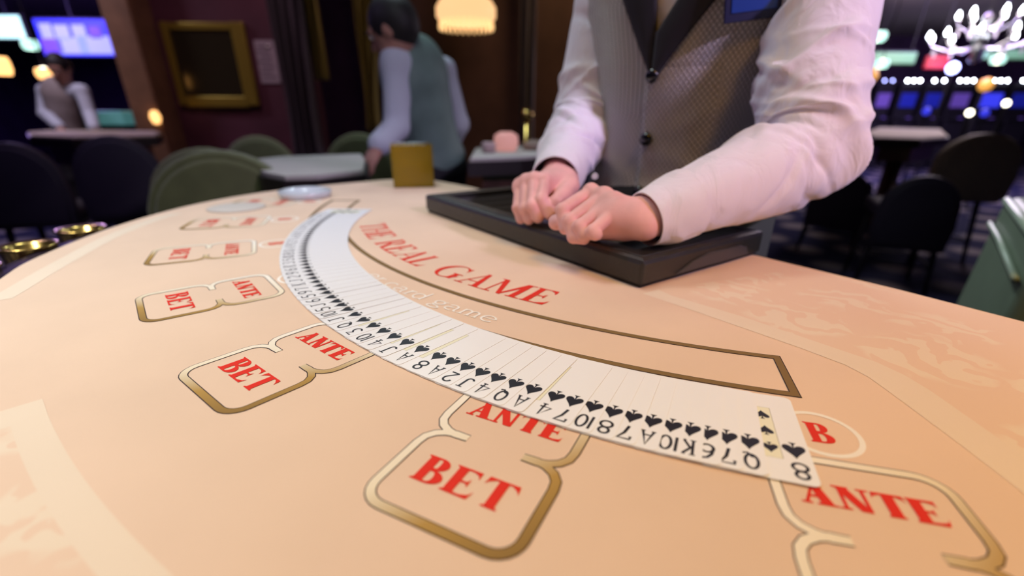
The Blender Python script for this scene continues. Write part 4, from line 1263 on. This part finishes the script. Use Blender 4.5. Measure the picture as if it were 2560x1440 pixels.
wallslab('wall_middle', 960, 1430, 6.2, 'wall_brown')
x0 = at(405, 300, YW).x
struct(MB().box((x0 - .08, (YW + 14) / 2 + .3, CEIL / 2), (.12, 14 - YW - .6, CEIL)).build('wall_side', 'wall_purple'))
# timber pillar at the wall's end
pb = at(395, 300, YW - .15)
o = tag(empty('pillar', (pb.x, pb.y, 0)), 'tall brown timber pillar at the end of the burgundy wall', 'pillar')
MB().box((0, 0, CEIL / 2), (.26, .30, CEIL - .3), .02).build('shaft', 'pillar_wood', o)
MB().box((0, 0, .09), (.34, .38, .18), .02).build('base', 'pillar_wood', o)
MB().box((0, 0, CEIL - .08), (.34, .38, .16), .02).build('capital', 'pillar_wood', o)
for z in (1.02,):
    MB().lathe([(.0, -.06), (.03, -.05), (.045, 0), (.03, .05), (0, .06)], (.10, -.17, z), 16).build('lamp', 'glow_amber', o, True)
# framed mirror, notice
def rectpx(u0, v0, u1, v1, Y):
    a, b = at(u0, v0, Y), at(u1, v1, Y); return (a.x + b.x) / 2, (a.z + b.z) / 2, abs(b.x - a.x), abs(a.z - b.z)
cx, cz, w, h = rectpx(410, 65, 632, 255, YW - .03)
o = tag(empty('framed_mirror', (cx, YW - .03, cz)), 'dark mirror in a gilt frame hanging on the burgundy wall', 'mirror')
MB().box((0, .01, 0), (w - .08, .02, h - .08)).build('glass', 'mirror', o)
for nm, c, s in (('frame_side', (-w / 2, 0, 0), (.07, .05, h + .07)), ('frame_side', (w / 2, 0, 0), (.13, .05, h + .07)), ('frame_rail', (0, 0, h / 2), (w - .07, .05, .06)), ('frame_rail', (0, 0, -h / 2), (w - .07, .05, .10))):
    MB().box(c, s, .012).build(nm, 'frame_gold', o)
cx, cz, w, h = rectpx(632, 100, 702, 208, YW - .02)
o = tag(empty('wall_notice', (cx, YW - .012, cz)), 'pale printed notice sheet pinned to the burgundy wall', 'notice')
MB().box((0, 0, 0), (w, .008, h), .002).build('sheet', 'paper', o)
for i in range(7):
    MB().box((-.02 * (i % 2), -.006, h * (.36 - .12 * i)), (w * (.72 - .08 * (i % 3)), .002, .016)).build('print_line', 'paper_ink', o)
MB().lathe([(0, 0), (.02, .002), (.02, .006), (0, .008)], (.03, -.004, h * .36), 12, Matrix.Rotation(R_(90), 3, 'X')).build('pin', 'glow_white' if False else 'silver', o, True)
# curtains
def curtain(label, u0, u1, Y, m, folds, z0=0.02, z1=CEIL - .12, tie=0.0):
    x0, x1 = at(u0, 300, Y).x, at(u1, 300, Y).x; n = 90; rows = []
    for z in np.linspace(z0, z1, 26):
        row = []
        for i in range(n):
            t = i / (n - 1); pinch = 1 - tie * math.exp(-((z - 1.15) / .55) ** 2)
            x = x0 + (x1 - x0) * (.5 + (t - .5) * pinch) + tie * .12 * (z - 1.15)
            row.append((x, Y + .05 * math.sin(t * folds * 6.28 + .6 * math.sin(z * 1.7)) + .015 * math.sin(t * 31 + z * 3), z))
        rows.append(row)
    o = tag(empty('curtain', ((x0 + x1) / 2, Y, 0)), label, 'curtain')
    g = grid_mesh('drape', rows, np.zeros((26, n, 2)), m, o); g.location = (-(x0 + x1) / 2, -Y, 0)
    md = g.modifiers.new('s', 'SOLIDIFY'); md.thickness = .006
    MB().tube([(x0 - .05 - (x0 + x1) / 2, 0, z1 + .02), (x1 + .05 - (x0 + x1) / 2, 0, z1 + .02)], .018, 10).build('curtain_rod', 'brass', o)
    return o
curtain('dark violet pleated curtain beside the notice sheet', 715, 800, YW - .25, 'curtain', 4, tie=.15)
curtain('narrow gold curtain hanging along the dark passage, next to the violet curtain', 803, 838, YW - .1, 'curtain_gold', 2, z0=1.35)
curtain('tied-back gold curtain behind the stooping dealer', 905, 962, YW, 'curtain_gold', 3, z0=.9, tie=.45)
curtain('dark drape hanging beside the lit shade lamp', 1298, 1335, 5.9, 'curtain', 2)
# ---- upholstered chairs
def chair(label, loc, rz, seatm, rimm, group, s=1.0, top=.98, w=.40):
    o = tag(empty('upholstered_chair', (loc[0], loc[1], 0), rz), label, 'chair', group)
    # backrest: rounded-top pad, facing +y
    zb = top - .46
    pts = [(-w / 2, zb), (-w / 2 - .01, zb + .16)] + [(w / 2 * math.cos(R_(a)) * 1.03, top - .22 + .22 * math.sin(R_(a))) for a in range(170, 9, -12)] + [(w / 2 + .01, zb + .16), (w / 2, zb)]
    def pad(sc, y0, y1, nm, m):
        cxm = sum(p[0] for p in pts) / len(pts); czm = (zb + top) / 2
        mb = MB(); P = [((p[0] - cxm) * sc + cxm, (p[1] - czm) * sc + czm) for p in pts]
        mb.prism(P, 0, 1, Matrix(((1, 0, 0, 0), (0, 0, y1 - y0, y0), (0, 1, 0, 0), (0, 0, 0, 1))))
        es = [e for e in mb.bm.edges if abs(e.verts[0].co.y - e.verts[1].co.y) < 1e-6]
        bmesh.ops.bevel(mb.bm, geom=es, offset=.014, segments=3, affect='EDGES', profile=.5)
        ob = mb.build(nm, m, o, True); ob.location = (0, -.21, 0); return ob
    pad(1.0, -.04, .03, 'backrest', rimm); pad(.90, -.052, .042, 'back_pad', seatm)
    MB().box((0, 0, .52), (w + .02, .43, .09), .03, None, 4).build('seat', seatm, o, True)
    for sx in (-1, 1):
        for sy in (-1, 1):
            MB().tube([(sx * .16, sy * .16, .48), (sx * .20, sy * .20, 0)], [.02, .014], 8).build('leg', 'metal_dark', o, True)
    MB().tube([(.188 * a, .188 * b, .18) for a, b in ((-1, -1), (1, -1), (1, 1), (-1, 1))], .009, 8, closed=True).build('foot_ring', 'metal_dark', o, True)
    return o
def face(loc, tgt): return math.atan2(-(tgt[0] - loc[0]), tgt[1] - loc[1])
g = 'padded chairs about the hall'
def chair_px(label, u, v, Y, tgt, a, b, w=.40, top=None):
    p = at(u, v, Y); t = p.z if top is None else top
    return chair(label, (p.x, p.y), face((p.x, p.y), tgt), a, b, g, top=t, w=w)
c_ = at(452, 402, 1.22); chair('olive round-backed chair drawn up to the curved card table', (c_.x - .05, c_.y + .14), R_(-162), 'olive', 'olive', g, top=c_.z, w=.44)
c_ = at(470, 378, 2.0); chair('lighter olive chair standing behind the one at the curved table', (c_.x, c_.y), R_(-160), 'olive_rim', 'olive_rim', g, top=c_.z, w=.46)
chair_px('olive chair at the left end of the grey table', 640, 343, 2.75, (-.95, 1.9), 'olive', 'olive_rim')
chair_px('olive chair behind the grey table, near the stooping dealer\'s hand', 885, 336, 2.75, (-.7, 2.0), 'olive', 'olive_rim')
chair_px('dark chair pulled out before the distant curved table', 290, 334, 3.0, (-3.2, 4.6), 'chair_dark', 'chair_dark')
chair_px('dark chair at the distant dealer\'s table, close to the left wall of screens', 60, 350, 2.9, (-3.6, 4.9), 'chair_dark', 'chair_dark')
chair_px('brown-olive chair by the cream table across the hall', 2415, 330, 3.9, (3.6, 5.0), mat('olive_brown', (.30, .26, .17), .7), mat('olive_brown', (.30, .26, .17), .7), w=.55)
chair_px('dark chair in front of the cream table across the hall', 2120, 420, 4.1, (3.4, 5.0), 'chair_dark', 'chair_dark')
chair_px('dark chair half hidden by the grey-green chair, cream table beyond', 2300, 430, 3.2, (3.5, 5.0), 'chair_dark', 'chair_dark')
# big grey-green vinyl chair close to the table's right end
gp, gq = Vector((1.44, 1.43)), Vector((1.06, .97)); gd = (gq - gp).normalized()
gr = math.atan2(gd.y, gd.x)
o = tag(empty('vinyl_chair', (gp.x, gp.y, 0), gr), 'large grey-green vinyl chair with piped back standing by the dealer\'s end of the table', 'chair')
MB().box((.36, .09, .60), (.72, .16, .56), .03, Matrix.Rotation(R_(-1.5), 3, 'X'), 4).build('backrest', 'green_vinyl', o, True)
MB().box((.37, .14, .905), (.68, .12, .10), .03, None, 4).build('head_cushion', mat('grey_vinyl', (.20, .21, .22), .35), o, True)
MB().tube([(.02, .02, .868), (.70, .02, .868)], .011, 8).build('piping', 'green_vinyl_edge', o, True)
MB().tube([(.02, .005, .80), (.30, .005, .805), (.70, .005, .80)], .007, 8).build('piping', 'green_vinyl_edge', o, True)
MB().box((.36, -.0 + .36, .44), (.70, .58, .14), .04, None, 4).build('seat', 'green_vinyl', o, True)
MB().box((.03, .34, .56), (.07, .52, .12), .03, None, 3).build('armrest', 'green_vinyl', o, True)
MB().box((.69, .34, .56), (.07, .52, .12), .03, None, 3).build('armrest', 'green_vinyl', o, True)
for sx in (.06, .66):
    for sy in (.08, .58): MB().tube([(sx, sy, .38), (sx, sy, 0)], [.022, .016], 8).build('leg', 'metal_dark', o, True)
# ---- other tables
def top_table(label, poly, m, z=TZ, rot=None):
    P = [np.array(p[:2]) for p in poly]; c = sum(P) / len(P)
    o = tag(empty('game_table', (c[0], c[1], 0)), label, 'table')
    q = [p - c for p in P]
    MB().prism(q, z - .012, z).build('table_cloth', m, o)
    MB().prism(offset(q, .012), z - .07, z - .0125).build('table_edge', 'edge_dark', o)
    MB().prism([p * .8 for p in q], z - .2, z - .071).build('apron', 'wood_dark', o)
    MB().lathe([(0, 0), (.26, 0), (.26, .04), (.08, .1), (.08, z - .2), (0, z - .2)], (0, 0, 0), 24).build('pedestal', 'wood_dark', o, True)
    return o
top_table('grey-topped game table in front of the stooping dealer', [onz(u, v, TZ) for u, v in ((600, 402), (665, 431), (712, 440), (790, 438), (905, 426), (912, 400), (902, 384), (700, 391))], 'cloth_grey')
o = top_table('dark game table with burgundy rim beyond the chip tray', [onz(u, v, TZ) for u, v in ((1176, 397), (1300, 392), (1420, 384), (1400, 363), (1300, 366), (1190, 370))], 'cloth_grey')
top_table('distant curved table with the beige-waistcoat dealer', [onz(u, v, TZ) for u, v in ((70, 329), (75, 338), (180, 343), (300, 341), (385, 338), (400, 331), (380, 327), (240, 325), (120, 326))], 'cloth_cream')
top_table('cream table across the hall near the slot machines', [onz(u, v, TZ) for u, v in ((2168, 330), (2190, 344), (2300, 347), (2370, 340), (2350, 322), (2200, 318))], 'cloth_cream')
# things on the dark table
p = onz(1265, 378, TZ)
o = MB().lathe([(0, 0), (.045, 0), (.060, .03), (.055, .07), (.030, .085), (0, .085)], (p.x, p.y, TZ + .001), 24).build('candle_bowl', 'glow_pink', None, True)
tag(o, 'pink glowing candle bowl on the dark table', 'candle')
p = onz(1222, 382, TZ)
o = MB().lathe([(0, 0), (.03, 0), (.034, .035), (.028, .045), (0, .045)], (p.x, p.y, TZ + .001), 20).build('candle_glass', mat('pale_pink', (.5, .36, .36), .4), None, True)
tag(o, 'small pale glass beside the pink candle bowl', 'glass')
p = onz(1335, 375, TZ)
o = MB().lathe([(0, 0), (.055, 0), (.06, .03), (.02, .045), (0, .045)], (p.x, p.y, TZ + .001), 20).build('brown_dish', mat('brown_dish', (.30, .22, .18), .5), None, True)
tag(o, 'low brown dish on the dark table near the dealer\'s sleeve', 'dish')
p = at(1318, 310, 3.2)
o = tag(empty('brass_post', (p.x, p.y, 0)), 'slim brass barrier post with ball top behind the dark table', 'post')
MB().lathe([(0, 0), (.14, 0), (.14, .015), (.03, .04), (0, .04)], (0, 0, 0), 20).build('base', 'brass', o, True)
MB().tube([(0, 0, .03), (0, 0, p.z + .02)], .022, 12).build('shaft', 'brass', o, True)
MB().lathe([(0, -.04), (.028, -.028), (.04, 0), (.028, .028), (0, .04)], (0, 0, p.z + .05), 16).build('ball', 'brass', o, True)
# ---- lamps
def pendant(label, u, v, Y, r, hgt, m, fringe=0):
    p = at(u, v, Y)
    o = tag(empty('pendant_lamp', (p.x, p.y, p.z)), label, 'lamp')
    MB().lathe([(r * .80, -hgt / 2), (r, -hgt * .2), (r, hgt * .2), (r * .86, hgt / 2), (r * .80, hgt / 2 - .006), (r * .92, 0), (r * .76, -hgt / 2)], (0, 0, 0), 36).build('lamp_shade', m, o, True)
    MB().lathe([(0, -.05), (.04, -.035), (.05, 0), (.03, .05), (0, .06)], (0, 0, 0), 16).build('bulb', 'glow_candle', o, True)
    MB().tube([(0, 0, hgt * .3), (0, 0, CEIL - p.z)], .006, 8).build('cord', 'metal_dark', o)
    MB().lathe([(0, CEIL - p.z), (.05, CEIL - p.z - .005), (.04, CEIL - p.z - .03), (0, CEIL - p.z - .035)], (0, 0, 0), 16).build('ceiling_rose', 'brass', o, True)
    for k in range(fringe):
        a = 2 * math.pi * k / fringe
        MB().lathe([(0, -.035), (.010, -.015), (.006, .02), (0, .03)], (r * .9 * math.cos(a), r * .9 * math.sin(a), -hgt / 2 - .01), 6).build('crystal_drop', mat('crystal_warm', (.9, .7, .45), .15, emit=(1, .6, .25), estr=1.2), o, True)
    return o
pendant('drum pendant lamp with crystal fringe glowing warm above the dark table', 1165, 32, 4.4, .235, .16, 'glow_shade', 28)
pendant('small amber pendant lamp over the distant dealer\'s head', 113, 184, 5.2, .075, .09, 'glow_amber')
pendant('small amber pendant lamp close to the timber pillar', 328, 152, 6.0, .10, .12, 'glow_amber')
pendant('amber pendant lamp at the left wall of screens', 2, 165, 4.0, .06, .12, 'glow_amber')
pendant('white pendant lamp below the left screen', 75, 112, 6.5, .08, .10, 'glow_mint')
pendant('white dome lamp beside the dealer\'s sleeve, over the hall', 2190, 92, 6.0, .10, .09, 'glow_mint')
pendant('pale green dome lamp under the left green sign', 2204, 160, 7.0, .08, .09, 'glow_mint')
pendant('pale green dome lamp under the right green sign', 2495, 150, 7.0, .08, .08, 'glow_mint')
# ring fittings added round the area lights, none of them in view
WHERE = ['above the pale left rim of the card table', 'above the ringed B of the card table', 'added as far fill above the red title lettering', 'above the dealer\'s sleeve', 'above the grey table and stooping dealer', 'above the distant dealer\'s curved table', 'above the cream table across the hall', 'added to brighten the grey-green vinyl chair', 'added as violet fill above the dark chairs by the card table', 'in front of the framed mirror', 'added as violet fill in front of the blue display screens', 'added as violet fill above the slot machine row', 'above the drum pendant lamp']
for i, a in enumerate(LIGHTS):
    x, y, z = a[1]
    o = tag(empty('unseen_ceiling_light', (x, y, CEIL)), 'unseen round brass-trimmed ceiling light ' + WHERE[i], 'lamp', 'ceiling downlights')
    MB().lathe([(a[3] / 2 + .02, 0), (a[3] / 2 + .05, -.004), (a[3] / 2 + .05, -.012), (a[3] / 2 + .01, -.012), (a[3] / 2 + .01, 0)], (0, 0, 0), 32).build('trim_ring', 'brass', o, True)
    MB().lathe([(0, -.003), (a[3] / 2 + .01, -.003), (a[3] / 2 + .01, -.006), (0, -.006)], (0, 0, 0), 32).build('diffuser', mat('diffuser', (.8, .8, .8), .5), o)
# chandelier
cc = at(2450, 100, 7.6)
ch = tag(empty('chandelier', tuple(cc)), 'crystal chandelier with white candle bulbs high in the hall', 'chandelier')
MB().tube([(0, 0, .30), (0, 0, CEIL - cc.z)], .012, 8).build('stem', 'silver', ch)
MB().lathe([(0, -.30), (.05, -.25), (.03, -.1), (.09, 0), (.03, .15), (.06, .28), (0, .32)], (0, 0, 0), 20).build('column', 'silver', ch, True)
for ring, (n, r, z) in enumerate(((10, .58, .02), (6, .32, .26))):
    for k in range(n):
        a = 2 * math.pi * (k + .3) / n; c, s = math.cos(a), math.sin(a)
        arm = MB().tube([(0, 0, z - .1), (c * r * .5, s * r * .5, z - .16), (c * r * .9, s * r * .9, z - .08), (c * r, s * r, z)], .010, 6).build('arm', 'silver', ch, True)
        MB().lathe([(0, 0), (.035, .005), (.04, .015), (0, .012)], (c * r, s * r, z), 12).build('drip_pan', 'silver', arm, True)
        MB().lathe([(0, .015), (.016, .02), (.024, .05), (.012, .085), (0, .11)], (c * r, s * r, z), 10).build('candle_bulb', 'glow_white', arm, True)
        MB().lathe([(0, -.14), (.016, -.10), (.010, -.03), (0, 0)], (c * r * .85, s * r * .85, z - .09), 6).build('crystal_drop', mat('crystal', (.55, .5, .62), .1, spec=.8), ch, True)
pl = bpy.data.lights.new('chandelier_glow', 'POINT'); pl.energy = 130; pl.color = (1, .86, .92); pl.shadow_soft_size = .5
po = bpy.data.objects.new('chandelier_glow', pl); col.objects.link(po); po.parent = ch; po.location = (0, 0, .12)
# lit green soffit signs
for (u0, v0, u1, v1), lab in (((2185, 131, 2282, 160), 'green lit sign panel behind the dealer\'s sleeve'), ((2468, 124, 2600, 148), 'long green lit sign panel below the chandelier')):
    cx, cz, w, h = rectpx(u0, v0, u1, v1, 8.6)
    o = tag(empty('green_sign', (cx, 8.6, cz)), lab, 'sign')
    MB().box((0, 0, 0), (w, .06, h), .01).build('panel', 'glow_green', o)
    MB().box((0, .05, 0), (w + .06, .05, h + .06), .01).build('casing', 'metal_dark', o)
    for sx in (-.4, .4): MB().tube([(sx * w, .03, h / 2), (sx * w, .03, CEIL - cz)], .01, 6).build('hanger', 'metal_dark', o)
# slot machines
def slot(label, u, w_px, Y, screen, lamps, tint='metal_dark', vtop=205):
    p = at(u, vtop, Y); q = at(u + w_px, vtop, Y); w = q.x - p.x - .04; H = p.z
    o = tag(empty('slot_machine', (p.x + w / 2, Y, 0), -math.atan2(p.x, Y) * .3), label, 'slot machine', 'slot machines in a row')
    MB().box((0, .25, H * .30), (w, .55, H * .60), .03).build('cabinet', 'metal_dark', o)
    MB().box((0, .33, H * .78), (w * .94, .38, H * .42), .03).build('upper_cabinet', 'metal_dark', o)
    MB().box((0, .125, H * .80), (w * .70, .03, H * .16), .008).build('screen', screen, o)
    MB().box((0, -.04, H * .585), (w * .9, .10, .05), .012).build('button_deck', 'metal_dark', o)
    MB().box((0, -.10, H * .60), (w * .18, .03, .02), .006).build('spin_button', 'glow_purple', o)
    n = lamps[0]
    for k in range(n):
        MB().lathe([(0, -.022), (.016, -.016), (.022, 0), (.016, .016), (0, .022)], (((k + .5) / n - .5) * w * .85, .14, H * 1.02), 12).build('topper_lamp', lamps[1], o, True)
    return o
slots = [('slot machine with one violet top lamp nearest the dealer\'s sleeve', 2158, 40, 'glow_purple', (1, 'glow_bluewhite')),
         ('slot machine with violet screen and paired pale lamps', 2208, 48, 'glow_purple', (2, 'glow_bluewhite')),
         ('slot machine under a bright cluster of three lamps', 2268, 55, 'glow_deepblue', (3, 'glow_white')),
         ('slot machine with deep blue screen and two lamps', 2332, 56, 'glow_deepblue', (2, 'glow_white')),
         ('slot machine with violet screen topped by three white lamps', 2400, 58, 'glow_purple', (3, 'glow_white')),
         ('slot machine with bright blue screen under the chandelier\'s edge', 2472, 70, 'glow_blue', (4, 'glow_white')),
         ('slot machine ending the row, cut by the picture border', 2555, 60, 'glow_deepblue', (2, 'glow_white'))]
slots[-1] = ('slot machine ending the row, with dim blue screen and two lamps', *slots[-1][1:])
for s in slots: slot(s[0], s[1], s[2], 11.0, s[3], s[4])
# small glowing things among the machines: lit globes on stands
def globe(label, u, v, Y, r, m):
    p = at(u, v, Y); o = tag(empty('lit_globe', (p.x, p.y, 0)), label, 'lamp')
    MB().lathe([(0, -r), (r * .7, -r * .7), (r, 0), (r * .7, r * .7), (0, r)], (0, 0, p.z), 16).build('globe', m, o, True)
    MB().tube([(0, 0, 0), (0, 0, p.z - r)], .015, 8).build('stand', 'metal_dark', o)
    MB().lathe([(0, 0), (.12, 0), (.12, .015), (0, .03)], (0, 0, 0), 16).build('foot', 'metal_dark', o)
globe('white lit globe on a stand in front of the slot machines', 2424, 282, 6.0, .035, 'glow_candle')
globe('white lit globe on a stand near the last slot machine', 2516, 258, 6.2, .035, 'glow_candle')
globe('blue lit globe on a low stand by the slot machines', 2316, 278, 7.0, .05, 'glow_blue')
globe('blue lit globe on a low stand below the bright blue screen', 2462, 282, 6.8, .05, 'glow_blue')
globe('amber lit globe beside the dealer\'s sleeve', 2172, 190, 7.8, .12, mat('glow_orange_dim', (.5, .25, .05), .5, emit=(.9, .42, .08), estr=.8))
globe('blue lit globe above the slot machines on a tall stand', 2382, 170, 8.0, .08, 'glow_bluewhite')
globe('orange lit globe between two slot machines', 2465, 212, 8.0, .10, MATS['glow_orange_dim'])
# red-lit board above the machines
cx, cz, w, h = rectpx(2318, 140, 2362, 172, 8.2)
o = tag(empty('red_sign', (cx, 8.2, cz)), 'small dim red sign hanging over the slot machines', 'sign')
MB().box((0, 0, 0), (w, .05, h), .01).build('panel', 'glow_red', o); MB().tube([(0, .03, h / 2), (0, .03, CEIL - cz)], .01, 6).build('hanger', 'metal_dark', o)
# ---- bank of screens at the left
def screen(label, u0, v0, u1, v1, Y, base, blobs):
    cx, cz, w, h = rectpx(u0, v0, u1, v1, Y)
    o = tag(empty('display_screen', (cx, Y, cz)), label, 'screen')
    MB().box((0, .05, 0), (w + .06, .08, h + .06), .015).build('casing', 'metal_dark', o)
    MB().box((0, 0, 0), (w, .02, h)).build('panel', base, o)
    for x, z, sw, sh, m in blobs:
        MB().box((x * w / 2, -.014, z * h / 2), (sw * w, .006, sh * h), .002).build('lit_tile', m, o)
    MB().tube([(0, .06, h / 2), (0, .06, CEIL - cz)], .02, 8).build('bracket', 'metal_dark', o)
B_ = [(-.72, .35, .16, .42, 'glow_tile'), (-.30, .30, .2, .40, 'glow_tile'), (.18, .35, .18, .36, 'glow_tile'), (.62, .30, .16, .34, 'glow_purple'), (-.70, -.45, .28, .4, 'glow_purple'), (-.12, -.45, .42, .46, 'glow_tile'), (.55, -.40, .5, .5, 'glow_tile')]
screen('blue display screen full of pale tiles hanging left of the pillar', 82, 48, 292, 140, 8.5, 'glow_blue', B_)
screen('mint and white display screen at the far left', -30, 38, 66, 96, 8.5, 'glow_mint', [(.2, .1, .5, .5, 'glow_mint')])
screen('small pale mint display screen close to the pillar', 276, 60, 322, 116, 8.0, 'glow_mint', [(0, .2, .6, .3, 'glow_mint')])
cx, cz, w, h = rectpx(238, 277, 336, 312, 5.3)
o = tag(empty('teal_screen', (cx, 5.3, 0)), 'low teal glass display case behind the distant curved table', 'display case')
MB().box((0, 0, cz), (w, .25, h), .01).build('glass_top', mat('glow_teal', (.10, .25, .25), .3, emit=(.12, .36, .36), estr=.35), o)
MB().box((0, 0, cz / 2 - h / 4), (w * .9, .22, cz - h / 2), .01).build('cabinet', 'metal_dark', o)
